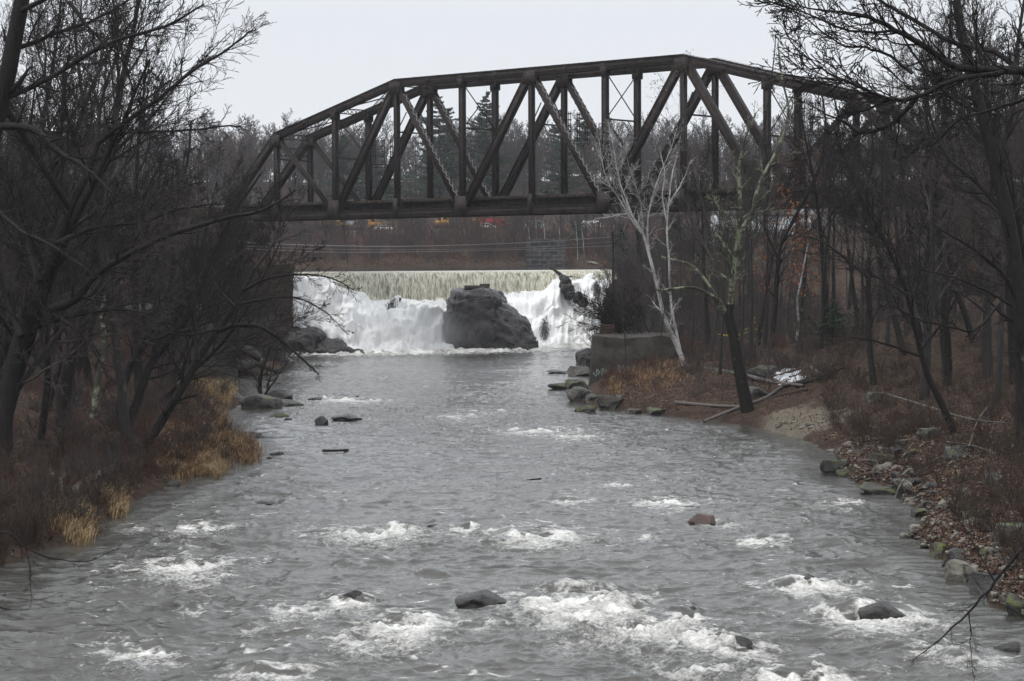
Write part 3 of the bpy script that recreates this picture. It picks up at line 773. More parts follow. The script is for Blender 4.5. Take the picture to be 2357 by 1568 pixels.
farP = P_(kids=(13, 7, 5, 3), start=(.3, .2, .15, .1), ang=(42, 42, 45, 45), trop=(.01, .05, .04, .02, .01), ratio=(.40, .5, .5, .5))
FS = dict(sides=(5, 3, 3, 3, 3), seg=(8, 5, 4, 2, 2))
proto('f0', std(11, 18, .22, farP, minr=.030, **FS), 'bare_tree', 'tree', TWIGF, TWIGF)
proto('f1', std(12, 15, .18, farP, minr=.030, **FS), 'bare_tree', 'tree', TWIGF, TWIGF)
proto('f2', std(13, 16, .20, P_(kids=(14, 8, 5, 3), start=(.2, .2, .15, .1), ratio=(.42, .5, .5, .5)), minr=.030, multi=2, **FS), 'bare_tree', 'tree', TWIGF, TWIGRED)

def place(key, x, y, sc=1.0, rz=None, label=None, group=None, tilt=(0, 0), name=None):
    z = hz(x, y); rz = random.uniform(0, 6.28) if rz is None else rz
    p = protos[key]
    o = copy_thing(p, (x, y, z-.1), rz, sc, label, group, tilt)
    return o

# ---- hero trees drawn limb by limb
def smooth_pts(pts, k=4):
    pts = np.array(pts, float); out = []
    P = np.vstack([2*pts[0]-pts[1], pts, 2*pts[-1]-pts[-2]])
    for i in range(1, len(P)-2):
        for j in range(k):
            t = j/k; a, b, c, d = P[i-1], P[i], P[i+1], P[i+2]
            out.append(.5*((2*b)+(c-a)*t+(2*a-5*b+4*c-d)*t*t+(3*b-a-3*c+d)*t**3))
    out.append(pts[-1]); return np.array(out)
def hero(name, label, cat, tm, cm, Y, limbs, seed, group=None, base=None, minr=.009, stuffm=None):
    """limbs: (pixel points, first radius px, last radius px, depth shift at the end, side branches, their length m)"""
    t = Tree(seed); t.minr = minr
    if base is not None:
        b = hit(*base); Y = b[1]
    k = Y/FPX
    org = None
    for i, (pp, r0, r1, dy, nb, ln) in enumerate([q_[:6] for q_ in limbs]):
        n = len(pp)
        W = np.array([aty(u, v, Y+dy*(j/(n-1)) + (limbs[i][6] if len(limbs[i]) > 6 else 0)) for j, (u, v) in enumerate(pp)])
        if i == 0:
            org = W[0].copy()
            g_ = hz(org[0], org[1])
            if base is not None or W[0][2] < g_+4:
                W = np.vstack([[W[0][0]-(W[1][0]-W[0][0])*.1, W[0][1], min(W[0][2], g_)-.5], W])
        sp_ = smooth_pts(W)
        L = np.linalg.norm(np.diff(sp_, axis=0), axis=1).sum()
        rad = np.linspace(r0*k, r1*k, len(sp_))
        if i == 0: rad[:3] *= [1.35, 1.15, 1.05]
        sp_[2:-1] += t.rng.normal(0, .012*max(1, L*.05), (len(sp_)-3, 3))
        (t.tr if i == 0 else t.cr).tube(sp_-org, rad, 8 if i == 0 else 6)
        P = P_(kids=(6, 6, 5, 3), ang=(52, 46, 40, 36), ratio=(.5, .52, .55, .7), start=(.1, .15, .1, .1), trop=(.0, .04, .03, .01, 0), rr=(.4, .5, .6, .65), wig=(.05, .10, .12, .11, .10))
        t.sprout(sp_-org, rad, ln/.5, 1, P, start=.25 if i == 0 else .12, count=nb, ratio=.5)
    return t.build(name, label, cat, tm, cm, org, 0, group)

# the leaning tree over the water
hero('leaning_tree', 'dark tree leaning right over the river, one limb arching down to the water', 'tree', BARK, TWIGD, 0, [
 ([(325,1052),(345,1010),(390,940),(432,870),(470,805),(505,755),(540,705),(562,665),(585,620)],14,4,3,12,2.2),
 ([(500,763),(545,749),(600,752),(650,785),(700,830),(735,862)],6.5,1.5,-2,14,1.0),
 ([(455,830),(450,770),(448,700),(440,620),(455,560)],6,2,2,12,2.0),
 ([(560,668),(620,640),(690,632),(760,640),(815,668)],4,1,-2,16,1.5),
 ([(545,700),(600,690),(680,685),(750,720),(800,770)],3.5,.8,3,14,1.4),
 ([(585,620),(630,560),(660,500),(700,450)],4,1,4,14,2.0),
 ([(540,706),(500,660),(470,600),(480,520)],4,1,2,12,2.0),
 ([(505,757),(440,770),(380,770),(320,800)],3.5,1,-2,12,1.6)], 51, base=(325,1060))
# big trunks at the far left
hero('bank_tree', 'thick mossy trunk at the left edge with a long limb reaching right across the thicket', 'tree', BARK, TWIGD, 0, [
 ([(5,1060),(16,904),(48,776),(90,648),(128,561),(160,480),(200,400),(225,330)],24,7,2,10,2.5),
 ([(118,712),(170,690),(224,629),(275,597),(368,549),(525,501),(602,485),(682,437)],11,2,-2,26,2.2),
 ([(128,561),(192,533),(240,520),(330,510),(420,480),(520,470)],7,1.5,2,20,2.0),
 ([(48,776),(20,700),(-20,600)],10,6,2,6,2.0),
 ([(90,648),(60,560),(40,460),(60,380)],8,2,3,14,2.5),
 ([(118,720),(190,770),(240,850),(250,900)],6,1.5,-2,14,1.2),
 ([(225,330),(290,280),(370,225),(440,165),(500,130),(560,85),(582,68)],6,1.2,-2,26,2.2),
 ([(225,330),(230,250),(260,150),(300,60)],6,1.5,2,20,2.5),
 ([(160,480),(110,400),(60,320),(0,228)],7,9,-3,10,2.0)], 52, base=(5,1060))
hero('bank_tree', 'tall dark trunk leaning in from the top left corner', 'tree', BARK, TWIGD, 68, [
 ([(-230,1130),(-160,900),(-100,640),(-50,430),(-5,260),(25,130),(50,0),(70,-100)],30,16,0,8,2.5),
 ([(-15,290),(75,298),(130,345),(200,390),(262,450)],10,2,-3,18,2.0),
 ([(10,228),(110,182),(240,105),(380,60),(470,10)],7,2,0,24,2.2),
 ([(20,120),(120,80),(230,40),(330,-20)],6,2,2,20,2.2),
 ([(40,30),(100,0),(160,-30)],7,3,-2,8,2.0),
 ([(-50,430),(30,520),(110,560),(200,620)],6,1.5,-4,20,1.8),
 ([(160,5),(200,60),(245,110),(260,190),(262,280)],5,1.5,-2,14,1.5)], 53)
hero('bank_tree', 'slim tree slanting up to a snapped top in the upper left thicket', 'tree', BARK, TWIGD, 0, [
 ([(95,1010),(110,860),(100,700),(95,560),(115,420),(140,300),(150,165)],10,5,0,12,2.0),
 ([(115,420),(165,330),(200,230),(245,130),(315,35)],7,2,0,22,2.4),
 ([(120,380),(180,340),(260,310),(330,305),(440,300),(520,290),(555,293)],5.5,1.5,-1,26,1.8)], 54, base=(95,1015))
for i, (lb, pp, r0, extra, bs) in enumerate([
 ('twin trunked dark tree just behind the leaning tree, left stem', [(268,985),(282,900),(300,840),(340,770),(395,720),(450,660),(500,560)], 13, [(340,770),(330,690),(360,600),(400,500),(420,400)], (268,990)),
 ('twin trunked dark tree just behind the leaning tree, right stem', [(300,975),(330,880),(352,830),(402,770),(440,715),(470,640),(520,520),(600,400)], 12, [(402,770),(480,740),(560,700),(640,690)], (300,980)),
 ('pale lichen spotted trunk between the twin trunks and the left edge', [(215,960),(225,880),(240,800),(235,720),(250,640),(240,540),(255,430),(300,300)], 9, [(240,640),(300,560),(380,480),(440,400)], (215,965)),
 ('curved dark stem rising from the rusty brush at far left', [(110,940),(130,860),(160,790),(190,740),(215,680),(260,600),(330,500),(400,420)], 9, [(160,790),(140,700),(170,600),(200,500)], (110,950)),
 ('straight dark trunk in the middle of the left thicket', [(175,930),(165,860),(180,780),(175,700),(190,600),(230,480),(240,350),(270,250)], 8, [(190,600),(260,540),(340,460),(460,400)], (175,935)),
 ('forked dark tree in front of the old left abutment', [(375,905),(370,840),(390,760),(385,690),(400,600),(390,500),(430,380),(440,280)], 7, [(390,760),(450,690),(520,600),(580,480)], (375,900))]):
    hero('thicket_tree', lb, 'tree', BARKL if 'lichen' in lb else BARK, TWIGD, 0, [(pp, r0, 2.5, 3, 18, 2.4), (extra, r0*.5, 1, 2, 18, 2.2)], 60+i, base=bs)
# over-hanging limbs, top right
hero('overhanging_tree', 'mossy black limbs of a near tree reaching in from the upper right', 'tree', BARK, TWIGD, 46, [
 ([(2960,1250),(2900,900),(2850,600),(2800,420),(2760,330)],46,26,0,2,2),
 ([(2790,400),(2600,250),(2470,185),(2357,163),(2250,160),(2190,150),(2130,108),(2060,70),(2000,40),(1940,28)],14,4,0,24,1.7),
 ([(2357,163),(2270,172),(2200,185),(2110,222),(2050,228),(1990,205),(1940,185),(1870,180),(1790,170)],8,1.2,-2,34,1.6),
 ([(2110,222),(2070,270),(2020,300),(1980,305),(1950,285),(1900,262),(1860,240)],6.5,1.5,1,14,1.0),
 ([(2050,228),(1990,255),(1945,270)],4,1.5,1,6,.6),
 ([(2800,500),(2550,300),(2357,170),(2290,120),(2200,100),(2100,45),(2040,10),(1990,-20)],9,3,3,22,1.6),
 ([(2357,230),(2290,250),(2210,275),(2150,330),(2100,350)],5,1,2,14,1.0,2),
 ([(1940,28),(1860,20),(1800,-10)],3,1,0,8,1.2),
 ([(2060,70),(1990,75),(1920,60),(1830,20),(1760,0)],4,1,-1,18,1.5),
 ([(2100,170),(2050,130),(1990,110),(1930,100),(1850,40),(1800,10)],4,1,1,22,1.5),
 ([(1940,185),(1880,150),(1830,110),(1800,60)],2.5,.8,1,16,1.2),
 ([(2300,700),(2240,760),(2160,745),(2100,730),(2040,700)],4,1,-2,8,.7,2)], 71)
hero('overhanging_tree', 'dark trunk with dense twigs rising along the right edge', 'tree', BARK, TWIGD, 0, [
 ([(2352,1050),(2357,900),(2348,700),(2320,500),(2290,380),(2260,260),(2230,150),(2200,0)],22,10,0,20,2.2),
 ([(2348,700),(2300,620),(2220,560),(2150,520)],6,1.5,-2,16,1.8),
 ([(2320,500),(2250,420),(2180,360),(2140,260),(2130,150)],7,2,2,20,2.0),
 ([(2290,380),(2330,250),(2340,120),(2357,0)],8,3,2,24,2.0),
 ([(2260,260),(2180,220),(2100,120),(2050,30)],5,1.5,-2,20,2.0)], 72, base=(2340,1050))
# birches, lichen tree, dark leaning trunk on the right bank
hero('birch_tree', 'tall white birch with a spreading white crown leaning left above the abutment', 'birch', BIRCH, BIRCH, 0, [
 ([(1575,838),(1555,790),(1530,730),(1515,670),(1495,590),(1480,540),(1450,490),(1430,450)],6.5,1.8,0,14,2.2),
 ([(1480,540),(1450,500),(1420,450),(1400,420),(1385,370),(1380,320)],2.4,.6,0,18,2.2),
 ([(1455,495),(1430,430),(1420,390),(1410,330),(1400,290)],2.0,.5,2,18,2.2),
 ([(1480,540),(1475,470),(1460,420),(1445,370),(1440,330)],2.0,.5,-2,18,2.2),
 ([(1495,590),(1490,520),(1500,460),(1520,400),(1545,340),(1560,290)],2.4,.5,1,20,2.4),
 ([(1450,490),(1400,500),(1370,505),(1355,520)],1.8,.6,-1,6,.8)], 81, base=(1575,842))
hero('birch_tree', 'second white birch stem rising straight beside the leaning one', 'birch', BIRCH, BIRCH, 0, [
 ([(1572,842),(1560,780),(1545,700),(1540,600),(1535,530),(1540,460),(1548,400),(1560,350)],4,1.2,3,14,1.8),
 ([(1537,530),(1525,450),(1530,400),(1520,350)],2.2,.8,2,8,1.4),
 ([(1540,470),(1570,420),(1590,370)],1.6,.6,2,8,1.2)], 82, base=(1578,842))
hero('birch_tree', 'short white birch stem far back among the right bank trees', 'birch', BIRCH, TWIG, 0, [
 ([(1832,790),(1838,740),(1835,690),(1845,640),(1860,560)],3.6,1.6,0,10,2)], 83, base=(1832,795))
hero('dark_leaning_tree', 'dark mossy trunk at the beach whose upper stems are pale with lichen', 'tree', BARK, BARKL, 0, [
 ([(1722,950),(1712,900),(1700,840),(1690,780),(1678,730),(1680,700)],17,10,0,3,.8),
 ([(1680,705),(1690,620),(1700,540),(1705,470),(1700,400),(1712,330),(1740,260)],6.5,1.5,-1,24,2.4),
 ([(1680,705),(1682,640),(1665,560),(1660,500),(1640,440),(1620,390)],5.5,1.2,-2,22,2.2),
 ([(1672,720),(1650,690),(1600,662),(1550,665),(1510,668)],6,1.5,-2,10,1.0),
 ([(1655,690),(1620,640),(1590,610),(1560,600),(1520,590)],4,1,1,10,1.0),
 ([(1700,540),(1730,490),(1745,430),(1790,340),(1815,260),(1800,180),(1790,100)],5,1.5,2,18,2.2)], 84, base=(1722,950))
for i, (lb, pp, r0, ex, bs, mt) in enumerate([
 ('straight dark trunk with a low branch on each side, right of the driftwood', [(2010,880),(2000,780),(2000,700),(1998,620),(2005,540),(1995,450),(2010,350),(2000,250)], 9, [(2000,640),(1940,590),(1890,555),(1840,540)], (2010,885), BARK),
 ('tall grey tree rising between the birches and the lichened tree', [(1640,800),(1650,700),(1640,600),(1625,500),(1600,420),(1580,320),(1575,200)], 7, [(1640,600),(1600,520),(1570,440)], (1640,805), BARK2),
 ('forked dark tree behind the yellow branch', [(1775,800),(1785,700),(1790,610),(1800,560),(1830,500),(1880,400),(1900,300),(1890,200)], 7, [(1795,600),(1760,520),(1770,420),(1760,300),(1780,150),(1785,80)], (1775,805), BARK),
 ('slender dark trunk in the right wood right of the short birch', [(1890,800),(1895,700),(1900,600),(1910,500),(1900,400),(1930,300),(1920,220)], 6, [(1905,500),(1960,430),(2000,350)], (1890,805), BARK),
 ('dark trunk half hidden in the dim wood near the right edge', [(2180,860),(2170,760),(2190,650),(2180,540),(2200,430),(2190,330),(2160,230),(2120,120)], 9, [(2190,600),(2130,520),(2100,420),(2060,330)], (2180,865), BARK),
 ('grey stem left of the tall white birch', [(1500,760),(1480,660),(1470,560),(1460,450),(1440,350),(1400,280)], 6, [(1470,560),(1500,470),(1510,380)], (1500,800), BARK2)]):
    hero('wood_tree', lb, 'tree', mt, TWIG if mt is BARK2 else TWIGD, 0, [(pp, r0, 2, 3, 24, 2.3), (ex, r0*.5, 1, 1, 16, 2.0)], 90+i, base=bs)

# foreground twigs from bank shrubs near the camera
hero('shrub_branch', 'thin dark branches trailing over the water at the lower left edge', 'branch', BARK, TWIGD, 58, [
 ([(-260,1330),(-120,1300),(0,1225),(60,1262),(120,1285),(200,1292),(275,1262)],4,.7,0,14,.7),
 ([(-120,1300),(-30,1380),(10,1400),(60,1420)],3,.6,0,8,.6),
 ([(60,1262),(70,1320),(72,1390)],1.5,.5,0,8,.5)], 101, minr=.004)
hero('shrub_branch', 'bare drooping branch over the river in the bottom right corner', 'branch', BARK, TWIGD, 44, [
 ([(2620,1150),(2480,1220),(2357,1262),(2290,1340),(2230,1410),(2160,1475),(2100,1520)],6,.8,0,10,.7),
 ([(2290,1340),(2250,1270),(2200,1180)],2,.6,0,8,.5),
 ([(2230,1410),(2235,1480),(2240,1560)],1.6,.5,0,6,.5)], 102, minr=.004)
hero('shoreline_shrub', 'dark bare shrub on the big grey boulder of the left shore', 'shrub', BARK, TWIGD, 0, [
 ([(600,920),(598,890),(602,860),(612,830),(620,800)],6,2,0,10,1.5),
 ([(602,890),(580,860),(560,845),(548,830)],2.5,.8,0,8,1.2),
 ([(605,915),(630,880),(650,850),(660,838)],2.5,.8,0,10,1.2),
 ([(610,915),(622,870),(630,840),(640,800)],2.5,.8,1,8,1.2)], 103, base=(603,925))

# ---- filler trees
def scatter(n, keys, ubox, ybox, scs, side, label, group, dmin=1.0, dmax=60, seed=0, tiltx=0.0, mind=2.0):
    rn = random.Random(seed); got = []; tries = 0
    while len(got) < n and tries < n*60:
        tries += 1
        y = rn.uniform(*ybox); u = rn.uniform(*ubox); x = (u-CX)/FPX*y
        d = float(land(np.array([x]), np.array([y]))[0])
        if d < dmin or d > dmax: continue
        if any((x-a)**2+(y-b)**2 < mind**2 for a, b in got): continue
        # keep the bridge's own corridor clear
        bx, by = x-2.09, y-205; al = bx*.758-by*.652; pe = bx*.652+by*.758
        if abs(al) < 52 and -1.0 < pe < 7: continue
        got.append((x, y))
        sc = rn.uniform(*scs); key = rn.choice(keys)
        place(key, x, y, (sc*rn.uniform(.9, 1.1), sc*rn.uniform(.9, 1.1), sc), rn.uniform(0, 6.28) if not key.startswith('l') else rn.uniform(-.6, .6) + (0 if side == 'L' else math.pi), label, group, (rn.uniform(-.08, .08), tiltx+rn.uniform(-.08, .08)))
    return got
scatter(21, ['l0', 'l2', 't0', 's1', 't1', 'l1'], (-200, 380), (88, 165), (1.15, 1.6), 'L', 'one of the dark bare trees tangled together in the left bank thicket', 'bare trees tangled in the left bank thicket', 3, 45, 1, .10, 1.8)
scatter(6, ['l0', 'l1', 's1', 't1'], (360, 560), (120, 200), (.6, .9), 'L', 'one of the lower bare trees leaning out at the front of the left bank', 'lower bare trees at the front of the left bank', 2, 25, 11, .12, 1.8)
scatter(38, ['t0', 't2', 's0', 't2', 't0'], (-60, 600), (175, 260), (.65, 1.0), 'L', 'one of the bare trees at the back of the left bank', 'bare trees at the back of the left bank', 4, 50, 2, .05, 3)
scatter(32, ['t0', 't2', 'p0', 't2', 't1'], (1440, 2420), (135, 200), (.7, 1.05), 'R', 'one of the bare trees crowding the wood on the right bank', 'bare trees crowding the right bank wood', 8, 60, 3, -.03, 2.5)
scatter(16, ['s0', 't1', 't0', 'l0'], (2060, 2450), (85, 150), (1.0, 1.5), 'R', 'one of the dark trees in the dim wood at the right edge', 'dark trees of the dim wood at the right edge', 6, 60, 5, -.05, 2.5)
scatter(26, ['t0', 't2', 's0', 'p0'], (1500, 2500), (205, 300), (.8, 1.1), 'R', 'one of the bare trees behind the right end of the bridge', 'bare trees behind the right end of the bridge', 3, 90, 4, 0, 3)
scatter(44, ['p0', 'p1', 'p0'], (1440, 2400), (150, 215), (.6, 1.0), 'R', 'one of the thin young trees under the right bank wood', 'thin young trees under the right bank wood', 2, 60, 6, 0, 1.2)
scatter(20, ['p0', 'p1'], (100, 640), (120, 235), (.6, .95), 'L', 'one of the thin young trees at the left bank edge', 'thin young trees at the left bank edge', 1.5, 30, 7, .08, 1.5)
scatter(44, ['f0', 'f1', 'f2', 't0'], (560, 1700), (429, 466), (.35, .85), 'F', 'one of the small bare trees on the far pond shore', 'small bare trees on the far pond shore', .5, 90, 8, 0, 4)
scatter(16, ['t0', 't1', 's0', 's1'], (560, 1500), (428, 470), (.5, .8), 'F', 'one of the dark trunks standing at the far edge of the pond', 'dark trunks at the far edge of the pond', .5, 60, 18, 0, 4)
scatter(90, ['f0', 'f1', 'f2'], (480, 1950), (550, 640), (.95, 1.35), 'F', 'one of the hazy bare trees of the hillside behind the bridge', 'hazy bare trees on the hillside behind the bridge', 1, 400, 9, 0, 3.5)
# the rest of the far hillside as one mass
def merged(key_list, pos, name, mat, **kw):
    Vs, Fs, n = [], [], 0
    for (k, x, y, z, sc, rz) in pos:
        for ch in protos[k].children:
            me = ch.data; V = np.empty(len(me.vertices)*3, np.float32); me.vertices.foreach_get('co', V); V = V.reshape(-1, 3)*sc
            F = np.empty(len(me.loops), np.int32); me.loops.foreach_get('vertex_index', F); F = F.reshape(-1, 4)
            c, s = math.cos(rz), math.sin(rz); V = V @ np.array([[c, s, 0], [-s, c, 0], [0, 0, 1]], np.float32) + np.array([x, y, z], np.float32)
            Vs.append(V); Fs.append(F+n); n += len(V)
    o = mk(name, np.vstack(Vs), np.vstack(Fs), mat, None, True); return o
lowP = P_(kids=(14, 8, 6), start=(.15, .15, .1), ang=(40, 42, 45), ratio=(.42, .5, .5), max=3)
proto('w0', std(21, 16, .22, lowP, minr=.04, sides=(4, 3, 3, 3, 3), seg=(6, 4, 3, 2, 2)), 'x', 'x', TWIGF, TWIGF)
proto('w1', std(22, 14, .20, lowP, minr=.04, sides=(4, 3, 3, 3, 3), seg=(6, 4, 3, 2, 2)), 'x', 'x', TWIGF, TWIGF)
rn = random.Random(5); pos = []
for i in range(560):
    y = rn.uniform(560, 720); x = rn.uniform(-150, 150)*y/560
    pos.append((rn.choice(['w0', 'w1']), x, y, hz(x, y)-.3, rn.uniform(.9, 1.35), rn.uniform(0, 6.28)))
for i in range(120):
    sd_ = rn.choice([-1, 1]); y = rn.uniform(270, 520); x = sd_*rn.uniform(48+y*.08, 75+y*.14)
    pos.append((rn.choice(['w0', 'w1']), x, y, hz(x, y)-.3, rn.uniform(.7, 1.0), rn.uniform(0, 6.28)))
tag(merged(None, pos, 'distant_woods', TWIGF), 'grey mass of leafless woods covering the hills beyond the pond', 'woods', kind='stuff')

# ------------------------------------------------------------------ leaves / grass / brush helpers
def quads(P, size, rng, flat=.5):
    n = len(P)
    a = rng.normal(0, 1, (n, 3)); a[:, 2] *= flat; a /= np.linalg.norm(a, axis=1)[:, None]
    b = rng.normal(0, 1, (n, 3)); b[:, 2] *= flat; b -= (a*b).sum(1)[:, None]*a; b /= np.linalg.norm(b, axis=1)[:, None]
    s = (size*rng.uniform(.6, 1.3, n))[:, None]
    V = np.stack([P-a*s, P+b*s*.6, P+a*s, P-b*s*.6], 1).reshape(-1, 3)
    return V, np.arange(n*4).reshape(-1, 4)
def land_pts(n, ubox, ybox, d0, d1, rng, power=1.0):
    out = []; tot = 0
    while tot < n:
        y = rng.uniform(*ybox, n); u = rng.uniform(*ubox, n); x = (u-CX)/FPX*y; d = land(x, y)
        m = (d > d0) & (d < d0+(d1-d0)*rng.uniform(0, 1, n)**power)
        out.append(np.stack([x[m], y[m], H(x[m], y[m])], 1)); tot += m.sum()
        if len(out) > 60: break
    return np.vstack(out)[:n]
rng = np.random.RandomState(11)
Pl = np.vstack([land_pts(26000, (1380, 1980), (130, 200), .2, 26, rng), land_pts(34000, (1380, 2450), (60, 215), .3, 40, rng), land_pts(20000, (-100, 640), (60, 215), .3, 40, rng)]); Pl[:, 2] += .03
V, F = quads(Pl, .06, rng, .5)
tag(mk('fallen_leaves', V, F, LITTER, smooth=False), 'brown fallen leaves strewn over both banks', 'leaves', kind='stuff')
V, F = quads(land_pts(30000, (1850, 2450), (44, 110), .3, 12, rng)+np.array([0, 0, .10]), .045, rng, .6)
tag(mk('fallen_leaves', V, F, LITTER, smooth=False), 'russet fallen leaves lying over the stones of the right bank', 'leaves', kind='stuff')
Pl = land_pts(9000, (1880, 2450), (44, 105), .05, 9, rng, 1.4); Pl[:, 2] += .04
mb = MB()
for p in Pl[:2600]:
    s = rng.uniform(.05, .17); a_ = rng.uniform(0, 3.14); q = rng.uniform(-.5, .5); c_, s2 = math.cos(a_), math.sin(a_)
    rot = np.array([[c_, -s2, 0], [s2, c_, 0], [0, 0, 1]]) @ np.array([[math.cos(q), 0, math.sin(q)], [0, 1, 0], [-math.sin(q), 0, math.cos(q)]])
    mb.box(p, (s*rng.uniform(1, 2), s, s*rng.uniform(.3, .7)), rot)
tag(mb.build('rubble', STONEBITS), 'loose stone chips and brick bits covering the right bank slope', 'rubble', kind='stuff')

def blades(P, h, wd, rng, bend=.5, name='grass', mat=GOLD, label='', kind='stuff', cat='grass', parent=None):
    n = len(P); hh = h*rng.uniform(.5, 1.25, n); az = rng.uniform(0, 6.28, n); d = np.stack([np.cos(az), np.sin(az), az*0], 1)
    side = np.stack([-np.sin(az+.7), np.cos(az+.7), az*0], 1)*wd*.5
    bn = bend*rng.uniform(.2, 1, n)
    mid = P+d*(hh*bn*.3)[:, None]; mid[:, 2] += hh*.62
    tip = P+d*(hh*bn)[:, None]; tip[:, 2] += hh*(1-.35*bn)
    V = np.stack([P-side, P+side, mid-side*.8, mid+side*.8, tip-side*.25, tip+side*.25], 1).reshape(-1, 3)
    b = np.arange(n)[:, None]*6
    F = np.stack([b+np.array([0, 1, 3, 2]), b+np.array([2, 3, 5, 4])], 1).reshape(-1, 4)
    o = mk(name, V, F, mat, parent, False)
    if label: tag(o, label, cat, kind=kind)
    return o
# golden grass along the left shore
def px_grass(n, poly, rng):
    out = []
    us = [p[0] for p in poly]; vs_ = [p[1] for p in poly]
    def inside(u, v):
        c = False; j = len(poly)-1
        for i in range(len(poly)):
            if (poly[i][1] > v) != (poly[j][1] > v) and u < (poly[j][0]-poly[i][0])*(v-poly[i][1])/(poly[j][1]-poly[i][1])+poly[i][0]: c = not c
            j = i
        return c
    while len(out) < n:
        u = rng.uniform(min(us), max(us)); v = rng.uniform(min(vs_), max(vs_))
        if inside(u, v): out.append((u, v))
    return out
def grass_patch(poly, n, h, mat, label, wd=.022, kind='stuff', name='dry_grass', clump=7, thinning=False):
    pts = px_grass(n//clump, poly, rng); P = []
    for u, v in pts:
        c = atz(u, v, .25)
        if thinning and fbm(np.array([c[0]/1.1]), np.array([c[1]/2.0]), 2, 47)[0] < -.02: continue
        for k in range(clump):
            q = c[:2]+rng.normal(0, .16, 2); P.append([q[0], q[1], max(hz(q[0], q[1]) if k == 0 else P[-1][2], 0)-.02])
    return blades(np.array(P), h, wd, rng, .8, name, mat, label, kind)
grass_patch([(360,1100),(330,1040),(400,960),(470,930),(520,950),(520,985),(590,1015),(600,1050),(520,1066),(450,1085),(400,1105)], 22000, .55, GOLD2, 'rusty golden grass covering the low point of the left bank', thinning=True)
grass_patch([(440,912),(455,885),(520,880),(545,905),(525,935),(480,930)], 5000, .8, GOLD, 'pale golden grass clump between the inlet and the shoreline boulders')
for (poly, n, lb) in [([(100,1230),(110,1190),(150,1175),(205,1195),(215,1225),(190,1240)], 3000, 'largest golden grass tuft hanging over the water at lower left'),
                      ([(236,1172),(238,1150),(270,1140),(286,1158),(280,1178)], 2200, 'small yellow grass tuft beside the fallen log at lower left'),
                      ([(450,1083),(455,1068),(495,1062),(512,1070),(500,1088)], 2200, 'golden grass tuft at the tip of the rusty grass below the leaning tree')]:
    o = grass_patch(poly, n, .55, GOLD, None, .018, None, 'grass_tuft'); tag(o, lb, 'grass tuft')
Pg = land_pts(9000, (1400, 1900), (140, 178), .1, 9, rng, 1.2)
Pg = Pg[fbm(Pg[:, 0]/1.6, Pg[:, 1]/2.5, 2, 44) > .12]
blades(Pg, .5, .03, rng, .8, 'dry_grass', GOLD2, 'sparse rusty grass along the right shore by the abutment', 'stuff')
# brush: stems and twiggy shrubs
def shrub_proto(seed, h, n, spread_):
    rg = np.random.RandomState(seed); t = Tree(seed, (4, 3, 3, 3, 3), (5, 3, 2, 2, 2)); t.minr = .008
    P = P_(kids=(3, 2), start=(.25, .2), ang=(32, 35), ratio=(.5, .5), max=2, wig=(.09, .12, .15, .1, .1), rr=(.7, .7, .7, .7))
    for i in range(n):
        a_ = rg.uniform(0, 6.28); s = rg.uniform(.1, spread_)
        t.grow((math.cos(a_)*.25*rg.rand(), math.sin(a_)*.25*rg.rand(), -.1), (math.cos(a_)*s, math.sin(a_)*s, 1), h*rg.uniform(.5, 1.1), .011, 0, P)
    V1, F1 = t.tr.arrays(); V2, F2 = t.cr.arrays()
    return np.vstack([V1, V2]), np.vstack([F1, F2+len(V1)])
SH = [shrub_proto(31, 1.3, 16, .9), shrub_proto(32, 1.8, 14, .6), shrub_proto(33, 1.0, 18, 1.3)]
def brush(P, scs, name, mat, label, cat='undergrowth'):
    Vs, Fs, n = [], [], 0
    for p in P:
        V, F = SH[rng.randint(3)]; s = rng.uniform(*scs); rz = rng.uniform(0, 6.28); c, q = math.cos(rz), math.sin(rz)
        Vs.append((V*np.array([s, s, s*rng.uniform(.7, 1.2)])) @ np.array([[c, q, 0], [-q, c, 0], [0, 0, 1]]) + p); Fs.append(F+n); n += len(V)
    return tag(mk(name, np.vstack(Vs), np.vstack(Fs), mat), label, cat, kind='stuff')
brush(land_pts(190, (-60, 470), (64, 150), .5, 22, rng), (.6, 1.1), 'undergrowth', TWIGRED, 'tangled reddish brown undergrowth on the left bank')
brush(land_pts(150, (-60, 520), (64, 150), .5, 22, rng), (.7, 1.3), 'undergrowth', TWIG, 'grey stems tangled through the left bank undergrowth')
brush(land_pts(90, (330, 600), (92, 135), .3, 9, rng), (.35, .7), 'undergrowth', BARKR, 'dark brown stems standing among the rusty grass of the left point')
brush(land_pts(190, (-60, 330), (60, 100), .1, 8, rng), (.5, .9), 'undergrowth', BARKR, 'darker brush at the foot of the left bank')
brush(land_pts(330, (1900, 2450), (50, 150), 1.2, 24, rng, 1.3), (.5, 1.0), 'undergrowth', BARKR, 'brown tangle of stems on the right bank slope')
brush(land_pts(110, (1380, 1900), (140, 200), 1.0, 25, rng), (.6, 1.2), 'undergrowth', TWIGRED, 'reddish bushes between the birches and the abutment')
brush(land_pts(260, (-60, 640), (150, 235), 1.0, 40, rng), (1.0, 1.9), 'undergrowth', TWIGRED, 'rusty brush far back on the left bank')
brush(land_pts(260, (1400, 2450), (190, 280), 1.0, 60, rng), (1.2, 2.4), 'undergrowth', TWIG, 'grey brush at the back of the right bank wood')
brush(land_pts(190, (1385, 1760), (180, 262), .2, 22, rng), (1.5, 2.6), 'undergrowth', TWIG, 'dense grey brush on the steep bank right of the falls')
brush(land_pts(70, (1385, 1600), (162, 182), .2, 12, rng), (.8, 1.5), 'undergrowth', TWIGRED, 'reddish brush growing on top of the right abutment')
brush(land_pts(46, (540, 672), (196, 221), .1, 10, rng), (1.4, 2.6), 'undergrowth', TWIG, 'grey brush growing against the wall left of the falls')
